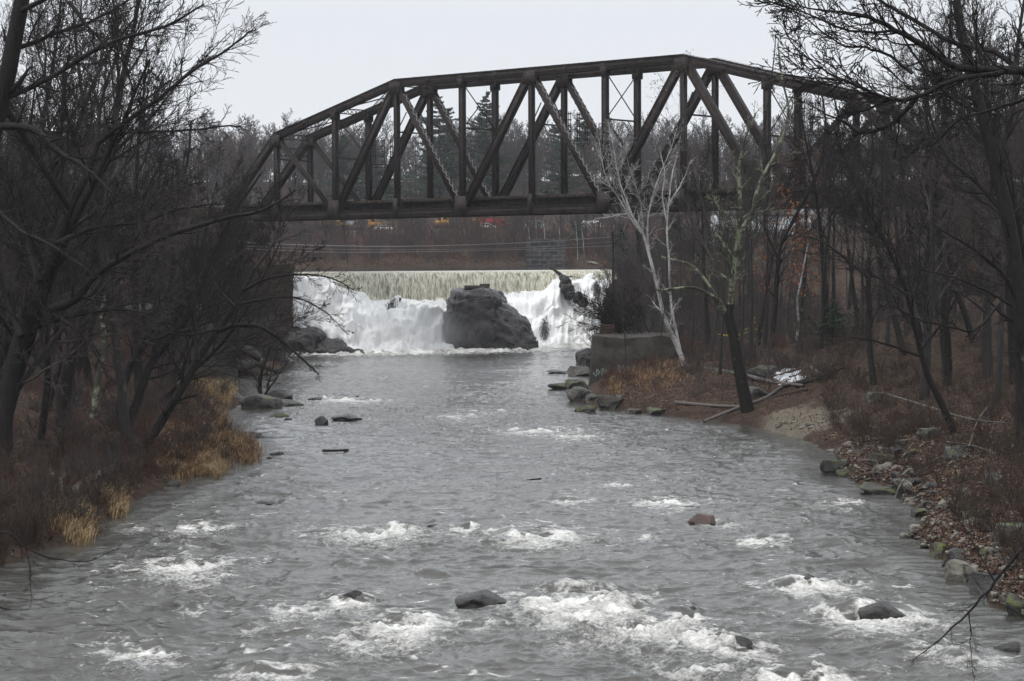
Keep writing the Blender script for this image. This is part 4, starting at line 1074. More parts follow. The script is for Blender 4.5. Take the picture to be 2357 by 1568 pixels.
brush(land_pts(210, (1560, 2450), (128, 200), 2, 45, rng), (.7, 1.6), 'undergrowth', TWIG, 'grey brush between the trunks of the right bank wood')
# far pond shore: rusty reeds then brush slope
x_ = rng.uniform(-55, 62, 9000); y_ = 427+rng.uniform(0, 1, 9000)**1.6*10
k_ = fbm(x_/5, y_/4, 3, 91) > -.2
blades(np.stack([x_, y_, H(x_, y_)], 1)[k_], .8, .10, rng, .6, 'reeds', LITTER, 'rusty reeds lining the far shore of the pond', 'stuff', 'reeds')
x_ = rng.uniform(-70, 75, 17000); y_ = rng.uniform(436, 475, 17000)
k_ = fbm(x_/6, y_/5, 3, 90) > -.25
blades(np.stack([x_, y_, H(x_, y_)], 1)[k_], 2.0, .10, rng, .9, 'brush', BRUSH, 'dark red brush on the slope beyond the pond', 'stuff', 'brush')

def far_shrub(seed):
    rg = np.random.RandomState(seed); t = Tree(seed, (4, 3, 3, 3, 3), (5, 3, 2, 2, 2)); t.minr = .028
    for i in range(6):
        a_ = rg.uniform(0, 6.28); q = rg.uniform(.1, .6)
        t.grow((math.cos(a_)*.6*rg.rand(), math.sin(a_)*.6*rg.rand(), -.2), (math.cos(a_)*q, math.sin(a_)*q, 1), 5.5*rg.uniform(.5, 1.1), .06, 0, P_(kids=(6, 4), start=(.2, .15), ang=(34, 36), ratio=(.45, .5), max=2, rr=(.6, .7, .7, .7)))
    V1, F1 = t.tr.arrays(); V2, F2 = t.cr.arrays(); return np.vstack([V1, V2]), np.vstack([F1, F2+len(V1)])
SH = [far_shrub(61), far_shrub(62), far_shrub(63)]
Pf = np.stack([rng.uniform(-66, 70, 430), 429+rng.uniform(0, 1, 430)**1.2*42, np.zeros(430)], 1); Pf[:, 2] = H(Pf[:, 0], Pf[:, 1])
brush(Pf[:250], (.5, 1.15), 'undergrowth', TWIGF, 'grey brown brush tangle on the bank beyond the pond')
brush(Pf[250:], (.5, 1.0), 'undergrowth', TWIGRED, 'reddish brush tangle on the bank beyond the pond')

# bushy shrub overhanging the right abutment
t = Tree(120); t.minr = .011; b = hit(1440, 775)
P = P_(kids=(7, 6, 4), start=(.15, .15, .1), ang=(35, 38, 40), ratio=(.5, .5, .5), max=3, trop=(-.03, -.01, 0, 0, 0), wig=(.06, .1, .12, .1, .1))
for i in range(34):
    a_ = t.rng.uniform(2.0, 4.5); t.grow((t.rng.uniform(-1.2, 2.2), t.rng.uniform(-1.5, 1.5), -.2), (math.cos(a_)*t.rng.uniform(.4, 1.3), -.2, 1.0), t.rng.uniform(2.6, 5.4), .035, 0, P)
b[1] = 172; bp = aty(1440, 772, 172)
t.build('overhanging_shrub', 'dense dark shrub fanning out left over the right abutment toward the falls', 'shrub', BARK, TWIGD, bp)

# orange leaves on oak saplings
def leafy(u0, v0, Y, su, sv, n, name, label, mat, size=.11, stem=True, tm=BARK2):
    c = aty(u0, v0, Y); g0 = hz(c[0], c[1]); k = Y/FPX
    t = Tree(int(u0)); hh = c[2]-g0+sv*k
    t.grow((0, 0, -.3), (.05, 0, 1), hh, .07, 0, P_(kids=(16, 6, 4), start=(.35, .2, .1), ang=(65, 45, 45), ratio=(.30, .5, .5), max=3, trop=(.01, .0, 0, 0, 0)))
    o = t.build(name, label, 'tree', tm, TWIG, (c[0], c[1], g0))
    tips = np.array(t.tips); tips = tips[tips[:, 2] > hh-2.1*sv*k] if len(tips) > 10 else tips
    idx = t.rng.randint(0, len(tips), n); P = tips[idx]+t.rng.normal(0, .18, (n, 3))
    V, F = quads(P, size, t.rng, 1.0); mk('leaves', V, F, mat, o, False)
    return o
leafy(1790,560,150,60,110,420,'oak_sapling','young oak with rusty orange leaves hanging on, behind the lichened tree',ORANGE)
leafy(1850,620,158,60,90,260,'oak_sapling','smaller young oak with orange leaves near the short birch',ORANGE)
leafy(1900,500,170,60,120,200,'oak_sapling','young oak with sparse orange leaves right of the short birch',ORANGE)
leafy(1812,385,165,32,40,900,'oak_sapling','tree holding one dense dark red clump of dead leaves near the bridge',LITTER)
leafy(1560,300,178,150,130,260,'oak_sapling','tall young tree with a few brown leaves in front of the bridge top chord',LITTER, .09)
# small hemlock
def conifer(seed, Hh, rb, dens, mat, name, label, cat, loc, tm=BARK, minr=.02, droop=-.12, group=None, step=.55, nl=26, nsz=.22, irregular=.5):
    rg = np.random.RandomState(seed); tr = MB(); lim = MB(); NV = []; 
    tr.tube(np.array([[0, 0, -.4], [.05, 0, Hh*.35], [0, .05, Hh*.7], [0, 0, Hh]]), [Hh*.014, Hh*.011, Hh*.006, .02], 6)
    z = Hh*.22
    while z < Hh*.98:
        f = 1-(z-Hh*.22)/(Hh*.78); R_ = rb*(f**.75)*(1+irregular*(rg.rand()-.5))+.25
        nb = 6
        for j in range(nb):
            if rg.rand() < .18: continue
            a_ = rg.uniform(0, 6.28); L = R_*rg.uniform(.55, 1.15)
            e_ = np.array([math.cos(a_)*L, math.sin(a_)*L, L*rg.uniform(droop, droop+.32)])
            p0 = np.array([0, 0, z+rg.uniform(-.3, .3)]); p1 = p0+e_*.5+np.array([0, 0, -.04*L]); p2 = p0+e_
            lim.tube(np.array([p0, p1, p2]), [max(minr*1.6, .03), minr, minr*.5], 3)
            n = int(nl*L/rb*dens)+4; tt_ = rg.uniform(.25, 1, n)[:, None]
            sdv = np.array([-math.sin(a_), math.cos(a_), 0])
            NV.append(p0+e_*tt_+sdv*(rg.normal(0, .16, n)[:, None]*L*(1.1-tt_*.5))+rg.normal(0, .05, (n, 3))+np.array([0, 0, .10*L])*(tt_**2))
        z += step*rg.uniform(.7, 1.4)
    o = empty(name, loc, 0, label, cat, group)
    tr.build('trunk', tm, o, True); cr = lim.build('crown', tm, o, True)
    P = np.vstack(NV); V, F = quads(P, nsz, rg, .35); mk('needles', V, F, mat, cr, False)
    return o
pines = [(1010,215,505,10.5),(1120,205,515,9),(905,420,480,6),(850,300,560,8),(790,305,520,5.5),(1290,250,530,6.5),(1345,245,560,6)]
plab = ['tall broad white pine seen through the left bays of the bridge truss','tall white pine standing right of the broad one behind the truss','low dark pine showing between truss members near the left end','hazy pine high on the hill behind the left truss panels','thin pine behind the sloping end of the truss','narrow pine behind the middle bays of the truss','pale far pine right of the narrow one behind the truss']
for i, (u, v0, v1) in enumerate([(1236,600,500),(1256,598,508),(1222,600,520),(1290,590,520),(1330,598,510),(1345,600,520)]):
    p0 = aty(u, v0, 432); g0 = hz(p0[0], 432); q0 = aty(u-3-2*(i % 3), v1, 432)
    mb = MB(); mb.tube(smooth_pts(np.array([[0, 0, -.3], [(q0[0]-p0[0])*.3, 0, (q0[2]-g0)*.5], [q0[0]-p0[0], 0, q0[2]-g0]])), np.linspace(.10, .04, 9), 5)
    o = empty('birch_tree', (p0[0], 432, g0), 0, 'one of the thin white birch stems standing by the old stone pier across the pond', 'birch', 'white birch stems by the far stone pier'); mb.build('trunk', BIRCH, o, True)
    tq = Tree(500+i); tq.minr = .03; tq.grow((q0[0]-p0[0], 0, q0[2]-g0-.5), ((-1)**i*.2, 0, 1), 3.5, .05, 2, P_()); tq.cr.build('crown', TWIGF, o, True)
for i, ((u, v, Y, rb), lb) in enumerate(zip(pines, plab)):
    c = aty(u, v, Y); z0 = hz(c[0], c[1])
    conifer(200+i, c[2]-z0, rb*1.0, 1.0, NEEDLE, 'pine_tree', lb, 'pine tree', (c[0], c[1], z0), step=.85, nl=200, nsz=.40, minr=.04)
rn = random.Random(77)
hp = hit(1890, 800)
conifer(230, 3.2, 1.6, 1, NEEDLE, 'small_hemlock', 'small dark green hemlock low in the right bank wood beside the short birch', 'evergreen', (aty(1985-70, 760, hp[1])[0], hp[1], hp[2]), step=.25, nl=60, nsz=.08, minr=.01)
for i, (u, Y, h_) in enumerate([(1560, 262, 7), (1430, 300, 8), (1330, 440, 9), (2100, 190, 8)]):
    x = (u-CX)/FPX*Y
    conifer(240+i, h_, h_*.26, 1, NEEDLE, 'hemlock_tree', ['dark hemlock behind the birches below the bridge deck', 'dark hemlock at the pond edge behind the right abutment', 'dark hemlock on the far shore right of the stone pier', 'dark green hemlock deep in the right bank wood'][i], 'evergreen', (x, Y, hz(x, Y)), step=.5, nl=60, nsz=.16, minr=.02)

# ------------------------------------------------------------------ logs, snow, driftwood
def log(pp, r0, r1, mat, label, name='fallen_log', cat='log', lift=0.0, twigs=0, seed=0, ln=.8):
    W = []
    for (u, v) in pp:
        p = hit(u, v); W.append(p+np.array([0, 0, .08+lift]))
    W = np.array(W); k = W[:, 1].mean()/FPX; s = smooth_pts(W)
    t = Tree(300+seed); t.tr.tube(s, np.linspace(r0*k, r1*k, len(s)), 7)
    rad = np.linspace(r0*k, r1*k, len(s))
    V, F = t.tr.arrays()
    if twigs:
        t.sprout(s, rad, ln*2, 2, P_(), start=.3, count=twigs, ratio=.5); V2, F2 = t.cr.arrays()
        F = np.vstack([F, F2+len(V)]); V = np.vstack([V, V2])
    return tag(mk(name, V, F, mat), label, cat)
log([(1578,846),(1690,862),(1780,884),(1850,893)], 6, 3.5, LOGM, 'long grey fallen trunk lying behind the dark beach tree', twigs=6, seed=1)
log([(1555,932),(1640,938),(1710,940)], 4.5, 3, LOGM, 'short grey log lying at the right water edge left of the dark trunk', seed=2)
log([(1620,974),(1690,948),(1760,920),(1800,895),(1850,880)], 4, 3, LOGM, 'pale driftwood pole sloping from the water up behind the dark trunk', seed=3)
log([(1800,896),(1870,882),(1905,862),(1945,852)], 3.5, 1.5, BARK, 'dark crooked branch lying at the right end of the driftwood', twigs=5, seed=4)
log([(1720,935),(1790,915),(1860,902)], 3, 2, BARKR, 'thin brown pole lying in front of the driftwood', seed=5)
log([(1860,850),(1900,868),(1935,848)], 3.5, 2, LOGM, 'small bent grey log uphill near the short birch', seed=6)
log([(150,1162),(200,1122),(262,1088),(318,1068)], 10, 7, LOGM, 'thick weathered log lying down the left bank below the leaning tree', seed=7, lift=.15)
log([(110,1028),(165,1068),(232,1096)], 5, 3, BARK, 'dark fallen branch above the thick weathered log', seed=8, twigs=6)
log([(150,1165),(140,1130),(155,1100)], 6, 3, LOGM, 'upright broken stub at the lower end of the weathered log', name='broken_stub', cat='stump', seed=9, lift=.2)
log([(742,1044),(775,1044),(802,1042)], 3.2, 2.5, BARK, 'dark waterlogged branch floating level in mid river', name='floating_branch', cat='branch', seed=10, lift=.05)
log([(2040,935),(2130,965),(2230,1000),(2330,1015)], 3, 1.2, LOGM, 'grey dead branch arching over the leafy right slope', name='dead_branch', cat='branch', seed=11, lift=.6, twigs=14)
log([(2230,1050),(2250,990),(2290,930)], 2.4, 1, LOGM, 'pale dead stem standing on the right slope', name='dead_branch', cat='branch', seed=12, lift=.3, twigs=8)
log([(1640,778),(1690,783),(1740,770),(1760,775)], 2.0, 1.2, YELLOW, 'bright yellow lichened branch lying behind the dark beach tree', name='yellow_branch', cat='branch', seed=13, lift=.3, twigs=5)
log([(1715,770),(1735,755),(1738,735)], 1.6, 1.0, YELLOW, 'short bright yellow stem standing beside the yellow branch', name='yellow_branch', cat='branch', seed=14, lift=.3)
rl = random.Random(9)
for i in range(12):
    u = rl.uniform(1950, 2330); v = rl.uniform(930, 1180)+max(0, u-2100)*.3; L = rl.uniform(40, 110); a_ = rl.uniform(-.6, .6)
    log([(u, v), (u+L*.5, v+L*.5*math.sin(a_)-4), (u+L, v+L*math.sin(a_))], rl.uniform(1.2, 2.6), .7, rl.choice([LOGM, BARK, BARKR]), 'one of the dead sticks strewn over the right bank slope', name='dead_stick', cat='branch', seed=40+i, lift=rl.uniform(.05, .4), twigs=8, ln=.6)['group'] = 'dead sticks strewn over the right bank slope'
# stranded log in the falls
p = [aty(1268, 617, 250.5), aty(1285, 628, 248.8), aty(1302, 640, 247.2)]
mb = MB(); mb.tube(smooth_pts(np.array(p)), np.linspace(.16, .22, 9), 7)
for a_, b_ in (((1302,640),(1318,636)), ((1300,640),(1290,646)), ((1302,641),(1310,652))):
    mb.tube(np.array([aty(*a_, 247.1), aty(*b_, 246.6)]), [.14, .05], 5)
tag(mb.build('stranded_log', BARK, None, True), 'dead log caught on the dam crest with its roots on the black outcrop', 'log')
mb = MB(); mb.tube(np.array([aty(1350, 604, 424), aty(1364, 605, 424), aty(1378, 609, 423)]), [.35, .4, .25], 6)
tag(mb.build('pale_log', ROCKP, None, True), 'pale bleached log on the far pond shore right of the stone pier', 'log')
for (u, v, w_, d_) in [(1812, 866, 28, 1)]:
    c = hit(u, v); n_ = 40; mb = MB()
    gx_, gy_ = np.meshgrid(np.linspace(-1, 1, 46), np.linspace(-1, 1, 46)); rr = np.sqrt(gx_**2+gy_**2)
    X = c[0]+gx_*w_*c[1]/FPX*1.1; Yy = c[1]+gy_*4.0
    Z = H(X, Yy) + .05*(1-rr**2) + .07*(fbm(X/.5, Yy/.9, 3, 66)-.3)
    o = mk('snow_patch', np.stack([X, Yy, Z], -1).reshape(-1, 3), gridF(46, 46), mat_plain('old_snow', (.40, .41, .43), .6, .3)); tag(o, 'small patch of old snow among the leaves behind the driftwood', 'snow')

# ------------------------------------------------------------------ the truss bridge
TH = R(40.7); e_d = np.array([math.cos(TH), -math.sin(TH), 0]); n_d = np.array([math.sin(TH), math.cos(TH), 0]); PL = 9.43; BW = 5.2
O0 = np.array([2.09, 205, 0])
ZB, ZT, ZU1 = 15.25, 29.15, 24.3
ztop = {1: ZU1, 2: (ZU1+ZT)/2, 3: ZT, 4: ZT, 5: ZT, 6: ZT, 7: ZT, 8: (ZU1+ZT)/2, 9: ZU1}
def Ln(i, s=0): return O0+e_d*PL*(i-5)+n_d*BW*s+np.array([0, 0, ZB])
def Un(i, s=0): return O0+e_d*PL*(i-5)+n_d*BW*s+np.array([0, 0, ztop[i]])
br = empty('truss_bridge', Ln(5)*np.array([1, 1, 0]), 0, 'dark rusty steel railway truss bridge spanning the river above the falls', 'bridge')
BO = np.array(br.location)
class BM(MB):
    def build(s, name, mat, parent=br, smooth=False):
        V, F = s.arrays(); return mk(name, V-BO, F, mat, parent, smooth)
def chan(mb, p, q, w, h, side):
    """built-up box chord: two webs, a cover plate and flanges"""
    p = np.array(p); q = np.array(q); t = nrm(q-p); sdv = nrm(np.cross(t, [0, 0, 1])); up = np.cross(sdv, t)
    for s in (-1, 1): mb.beam(p+sdv*s*(w/2-.04), q+sdv*s*(w/2-.04), .05, h, up)
    mb.beam(p+up*(h/2+.02), q+up*(h/2+.02), w+.12, .04, up)
    for s in (-1, 1):
        for k in (-1, 1): mb.beam(p+sdv*s*(w/2+.035)-up*k*(h/2-.07), q+sdv*s*(w/2+.035)-up*k*(h/2-.07), .09, .06, up)
def lace(mb, p, q, w, side_off, face, pitch=.55, th=.05, single=False):
    """zig-zag lacing between the two webs on one face"""
    p = np.array(p); q = np.array(q); t = nrm(q-p); L = np.linalg.norm(q-p); n = max(2, int(L/pitch))
    sdv = nrm(n_d - t*np.dot(n_d, t))
    fc = nrm(np.cross(t, sdv))*face
    for i in range(n):
        a_ = p+t*(L*i/n)+fc; b_ = p+t*(L*(i+1)/n)+fc
        mb.beam(a_-sdv*w/2, b_+sdv*w/2, .015, th, fc); 
        if not single: mb.beam(a_+sdv*w/2+fc*.03, b_-sdv*w/2+fc*.03, .015, th, fc)
def webs(mb, p, q, w, dpt):
    """two channels w apart across the bridge, dpt deep in the truss plane"""
    p = np.array(p); q = np.array(q); t = nrm(q-p); pl = nrm(np.cross(t, n_d))
    for s in (-1, 1):
        mb.beam(p+n_d*s*w/2, q+n_d*s*w/2, .04, dpt, pl)
        for k in (-1, 1): mb.beam(p+n_d*s*(w/2+.04)+pl*k*(dpt/2-.03), q+n_d*s*(w/2+.04)+pl*k*(dpt/2-.03), .10, .05, pl)
for s in (0, 1):
    for (i, j) in ((1, 3), (3, 7), (7, 9)):
        m = BM(); t_ = nrm(Un(j, s)-Un(i, s)); chan(m, Un(i, s)-t_*.12, Un(j, s)+t_*.12, .62, .82, 0)
        for k in range(i, j):                                   # splice plates and stays
            for f in (.0, .5): 
                c = Un(k, s)*(1-f)+Un(k+1, s)*f; m.beam(c-t_*.35, c+t_*.35, .70, .60, (0, 0, 1))
        tc_ = m.build('top_chord', STEEL)
        m2_ = BM(); 
        for k in range(i, j): lace(m2_, Un(k, s), Un(k+1, s), .6, 0, .43, .7, .07)
        x_o = m2_.build('lacing', STEEL, tc_)
    for (i, j, k) in ((0, 1, 1), (10, 9, 1)):
        m = BM(); chan(m, Ln(i, s), Un(j, s), .62, .80, 0); m.build('end_post', STEEL)
    m = BM()
    for i in range(0, 10): chan(m, Ln(i, s), Ln(i+1, s), .55, .80, 0)
    for i in range(10):
        for f in (.25, .5, .75):
            c = Ln(i, s)*(1-f)+Ln(i+1, s)*f; m.beam(c+[0, 0, -.38], c+[0, 0, .38], .60, .10, e_d)
    m.build('bottom_chord', STEEL)
    for i in range(1, 10):
        m = BM(); webs(m, Ln(i, s), Un(i, s), .45, .42 if i % 2 else .50)
        v_ = m.build('vertical_post', STEEL)
        m = BM(); lace(m, Ln(i, s)+[0, 0, 1.2], Un(i, s)-[0, 0, 1.0], .42, 0, .22, .6, .06, True); lace(m, Ln(i, s)+[0, 0, 1.2], Un(i, s)-[0, 0, 1.0], .42, 0, -.22, .6, .06, True); m.build('lacing', STEEL, v_)
    for (a_, b_, kind) in (((1), 2, 't'), (3, 2, 'h'), (3, 4, 'l'), (5, 4, 'h'), (5, 6, 'l'), (7, 6, 'h'), (7, 8, 'h'), (9, 8, 't')):
        p, q = Un(a_, s), Ln(b_, s); t_ = nrm(q-p); p = p+t_*.5; q = q-t_*.5
        m = BM()
        if kind == 't': webs(m, p, q, .40, .34)
        elif kind == 'h': chan(m, p, q, .55, .74, 0)
        else: webs(m, p, q, .50, .52)
        dg_ = m.build('diagonal', STEEL)
        if kind == 'l':
            m = BM(); lace(m, p+t_*1.2, q-t_*1.2, .5, 0, -.30, .8, .13); m.build('lacing', LACE, dg_)
            m = BM(); lace(m, p+t_*1.2, q-t_*1.2, .5, 0, .30, .8, .13); m.build('lacing', LACE, dg_)
    for i in range(1, 10):                                       # gusset plates
        for k in (-1, 1):
            m = BM(); c = Un(i, s)+n_d*k*.37-np.array([0, 0, .55]); m.beam(c-e_d*(.8 if i % 2 else .4), c+e_d*(.8 if i % 2 else .4), .03, 1.3 if i % 2 else .9); m.build('gusset_plate', STEEL)
            m = BM(); c = Ln(i, s)+n_d*k*.37+np.array([0, 0, .62]); m.beam(c-e_d*(.30 if i % 2 else .80), c+e_d*(.30 if i % 2 else .80), .03, 2.0); m.build('gusset_plate', STEEL)
def lattice(m, p, q, dep, wd, n):
    p = np.array(p); q = np.array(q)
    for k in (-1, 1): m.beam(p+[0, 0, k*dep/2], q+[0, 0, k*dep/2], wd, .10)
    for i in range(n):
        a_ = p+(q-p)*i/n; b_ = p+(q-p)*(i+1)/n
        m.beam(a_+[0, 0, -dep/2], b_+[0, 0, dep/2], .05, .06, e_d); m.beam(a_+[0, 0, dep/2], b_+[0, 0, -dep/2], .05, .06, e_d)
for i in range(1, 10):
    m = BM(); lattice(m, Un(i, 0)+n_d*.3, Un(i, 1)-n_d*.3, .55, .2, 7); m.build('top_strut', STEEL)
    m = BM(); zz_ = ztop[i]-(5.2 if 1 < i < 9 else 2.6); a_, b_ = Ln(i, 0).copy(), Ln(i, 1).copy(); a_[2] = b_[2] = zz_
    m.beam(a_, b_, .12, .16)
    if i % 2 == 0:
        m.beam(Un(i, 0)-[0, 0, .5], b_, .07, .09, e_d); m.beam(Un(i, 1)-[0, 0, .5], a_+e_d*.09, .07, .09, e_d)
    elif 1 < i < 9:
        m.beam(a_+[0, 0, 0], a_+n_d*1.5+[0, 0, 2.2], .08, .1, e_d); m.beam(b_, b_-n_d*1.5+[0, 0, 2.2], .08, .1, e_d)
    else:
        lattice(m, a_+[0, 0, .9], b_+[0, 0, .9], .9, .12, 8)
    m.build('sway_brace', STEEL)
for i in range(1, 9):
    m = BM()
    for (a_, b_) in ((Un(i, 0), Un(i+1, 1)), (Un(i, 1), Un(i+1, 0))):
        t_ = nrm(b_-a_); sdv = nrm(np.cross(t_, [0, 0, 1])); L = np.linalg.norm(b_-a_); n = 20
        off = np.array([0, 0, .0 if a_ is not None else 0])
        for k in (-1, 1): m.beam(a_+sdv*k*.22, b_+sdv*k*.22, .07, .07)
        for j in range(n):
            q0 = a_+(b_-a_)*j/n; q1 = a_+(b_-a_)*(j+1)/n; k = 1 if j % 2 else -1
            m.beam(q0+sdv*k*.22, q1-sdv*k*.22, .05, .04)
    m.build('top_lateral', STEEL)
for i in range(0, 11):
    m = BM(); m.beam(Ln(i, 0)+[0, 0, .25], Ln(i, 1)+[0, 0, .25], .25, .95); m.build('floor_beam', STEEL)
for k in (-.9, .9):
    m = BM(); c = n_d*(BW/2+k)+np.array([0, 0, .72]); m.beam(Ln(0)+c, Ln(10)+c, .05, .85)
    m.beam(Ln(0)+c+[0, 0, .43], Ln(10)+c+[0, 0, .43], .30, .04); m.beam(Ln(0)+c-[0, 0, .43], Ln(10)+c-[0, 0, .43], .30, .04)
    for j in range(94): 
        q0 = Ln(0)+e_d*(PL*10)*(j+.5)/94+c; m.beam(q0-[0, 0, .40], q0+[0, 0, .40], .22, .05, e_d)
    m.build('stringer', STEEL)
m = BM()
for j in range(225):
    q0 = Ln(0)+e_d*(PL*10)*(j+.5)/225+np.array([0, 0, 1.29]); m.beam(q0+n_d*.42, q0+n_d*(BW-.42), .22, .24)
m.build('tie_deck', TIE)
m = BM()
for k in (.55, BW-.55): c = n_d*k+np.array([0, 0, 1.47]); m.beam(Ln(0)+c, Ln(10)+c, .16, .10)
m.build('guard_timber', TIE)
for k in (-.72, .72):
    m = BM(); c = n_d*(BW/2+k)+np.array([0, 0, 1.50]); m.beam(Ln(0)-e_d*14+c, Ln(10)+e_d*10+c, .07, .16); m.build('rail', RAIL)
m = BM()
for s in (0, 1):
    for (i, j, l) in ((7, 9, 1),):
        pass
q = [Un(7, 0)+[0, 0, .55], Un(9, 0)+[0, 0, .55]]; m.beam(q[0], q[1], .03, .03); m.beam(q[0]+n_d*BW, q[1]+n_d*BW, .03, .03)
for j in range(24):
    c = q[0]+(q[1]-q[0])*j/24; m.beam(c-[0, 0, .15], c, .03, .03, e_d)
m.build('hand_line', LACE)
# telegraph racks bracketed to the far truss
for i, fr in ((2, .50), (5, .52), (8, .60)):
    m = BM(); b0 = Ln(i, 1).copy(); b0[2] = ZB+(ztop[i]-ZB)*fr-.4
    for dz in (0, .35): m.beam(b0+[0, 0, dz], b0+n_d*4.2+[0, 0, dz+.25], .09, .10)
    m.beam(b0+[0, 0, -1.3], b0+n_d*3.0+[0, 0, .1], .07, .08)
    for kk in range(6): c = b0+n_d*(.4+kk*.7); m.beam(c, c+n_d*.35+[0, 0, .5], .05, .06, e_d)
    rk_ = m.build('telegraph_rack', STEEL)
    for kk in (.9, 2.3, 3.7):
        m2_ = BM(); c = b0+n_d*kk+np.array([0, 0, .4])
        for sx in (-.16, .16): m2_.beam(c+n_d*sx, c+n_d*sx+[0, 0, 3.0], .05, .07, e_d)
        for zz2 in range(5): m2_.beam(c-n_d*.24+[0, 0, .3+zz2*.62], c+n_d*.24+[0, 0, .3+zz2*.62], .12, .12)
        m2_.build('insulator_ladder', STEEL, rk_)
    m2_ = BM(); 
    for zz2 in (1.0, 1.75): m2_.beam(b0+n_d*.4+[0, 0, zz2+.4], b0+n_d*4.2+[0, 0, zz2+.4], .03, .04)
    m2_.build('rack_rod', STEEL, rk_)
# abutments under the bridge ends
for (i, lb) in ((0, 'stone abutment carrying the left end of the truss bridge'), (10, 'stone abutment carrying the right end of the truss bridge')):
    c = Ln(i)+n_d*BW/2; c[2] = 0; mb = MB(); z0 = hz(c[0], c[1])-4; zt = ZB-.45
    rot = np.stack([e_d, n_d, [0, 0, 1]], 1); sg = -1 if i == 0 else 1
    mb.box(c+e_d*sg*1.5+[0, 0, (z0+zt)/2], (5, BW+3, zt-z0), rot)
    mb.box(c+e_d*sg*3.4+[0, 0, zt+.85], (1.4, BW+2.6, 1.7), rot)
    tag(mb.build('bridge_abutment', STONEW), lb, 'abutment')

# ------------------------------------------------------------------ old abutments, walls
def rough_box(name, c, size, rz, mat, label, cat, amp=.12, taper=.0, seed=0, cuts=14):
    bm = bmesh.new(); bmesh.ops.create_cube(bm, size=1); bmesh.ops.subdivide_edges(bm, edges=bm.edges[:], cuts=cuts, use_grid_fill=True)
    for v in bm.verts:
        p = Vector((v.co.x*size[0], v.co.y*size[1], v.co.z*size[2])); t = 1-taper*(v.co.z+.5)
        p.x *= t; p.y *= t
        q = p*.8+Vector((seed*7., 0, 0)); p += Vector((mnoise.noise(q), mnoise.noise(q+Vector((9, 0, 0))), mnoise.noise(q+Vector((0, 9, 0)))))*amp
        v.co = p
    me = bpy.data.meshes.new(name); bm.to_mesh(me); bm.free(); me.materials.append(mat)
    o = bpy.data.objects.new(name, me); COL.objects.link(o); o.location = c; o.rotation_euler = (0, 0, rz)
    return tag(o, label, cat)
xr0 = aty(1368, 880, 162)[0]
ra = rough_box('old_abutment', (xr0+3.7, 168.5, 1.3), (7.6, 12, 5.2), R(-4), CONC, 'weathered concrete abutment at the right shore, capped with earth and brush', 'abutment', .18, .09, 1)
rough_box('concrete_pier_stub', (aty(1397, 757, 170)[0], 169, 4.2), (1.0, 1.1, 1.0), .1, STONEW, 'short brown masonry stub on the corner of the right abutment', 'masonry stub', .05, 0, 2, 5)
m = MB(); rg = np.random.RandomState(4)
GRAF = mat_plain('graffiti_paint', (.20, .27, .25), .8, .2)
for (u0, v0, w0, h0) in ((1383, 858, 34, 22), (1445, 848, 40, 18), (1470, 870, 30, 14)):
    pts = []
    for k in range(26):
        a_ = k*.9; u = u0+w0*(k/26.-.5)+rg.normal()*2.2; v = v0+h0*.42*math.sin(k*2.1+rg.normal()*.7)
        p = aty(u, v, 162.0); pts.append([p[0], 0, p[2]])
    pts = smooth_pts(np.array(pts), 3)
    # lay the strokes just proud of the wall's near face
    wy0 = 162.62
    pts[:, 1] = wy0-.30 + (pts[:, 2]-1.3)*.10
    m.tube(pts, np.full(len(pts), .022), 4)
V, F = m.arrays()
gr = mk('graffiti', V, F, GRAF); gr.parent = ra; gr.matrix_parent_inverse = ra.matrix_basis.inverted()
rough_box('old_abutment', (aty(470, 800, 176)[0]-1.2, 178.5, 1.5), (7.4, 9, 6.4), R(8), CONC, 'tall grey concrete abutment with white lime streaks on the left shore', 'abutment', .08, .02, 3)
rough_box('concrete_footing', (aty(452, 872, 170)[0], 170.2, .3), (1.0, 1.0, 1.5), .3, CONC, 'dark concrete footing block in the inlet at the left abutment', 'concrete block', .05, .1, 4, 5)
rough_box('stone_wall', (-28.4, 224.0, 4.2), (8.4, 8, 11.2), R(3), STONEW, 'brown masonry wall holding the bank left of the falls', 'wall', .12, .0, 5, 20)
rough_box('stone_wall', (-35, 214, 4.2), (9, 4, 6.4), R(10), STONEW, 'lower masonry wall set back behind the left shore brush', 'wall', .12, .0, 6, 16)
def slab(u, v, Y, size, rot, label, mat=CONC):
    mb = MB(); mb.box((0, 0, 0), size); o = mb.build('concrete_slab', mat); p = aty(u, v, Y); o.location = p; o.rotation_euler = rot
    return tag(o, label, 'slab')
slab(560,800,186,(3.6,2.4,.45),(.2,.55,.2),'broken concrete slab tilted against the left abutment')
slab(590,838,182,(4.0,2.0,.4),(-.2,.32,-.3),'long broken slab lying toward the water beside the left abutment')
slab(548,842,180,(2.4,2.2,.6),(.1,-.2,.5),'short thick slab at the foot of the left abutment')
mb = MB(); p = aty(640, 812, 206)
V = np.array([[0, 0, 1.45], [2.0, 0, -.1], [-.2, 0, -.1], [.1, 1.5, 1.2], [2.0, 1.5, -.1], [-.2, 1.5, -.1]])+np.array([p[0]-.5, 206, .0])
tag(mk('concrete_wedge', V, [(0, 2, 1), (3, 4, 5), (0, 1, 4, 3), (0, 3, 5, 2), (1, 2, 5, 4)], mat_plain('pale_concrete', (.27, .27, .28), .6, .2), smooth=False), 'pale smooth concrete wedge at the water edge left of the rock ledge', 'wedge')
for (u, v, w_, h_, lb, k) in ((575,848,60,30,'brown boulder under the broken slabs on the left shore',1),(668,800,40,36,'dark boulder between the wedge and the rock ledge',4),(540,925,40,22,'dark rooty rock left of the big rounded boulder',2)):
    rock(u, v, w_, h_, ROCKD, lb, k)
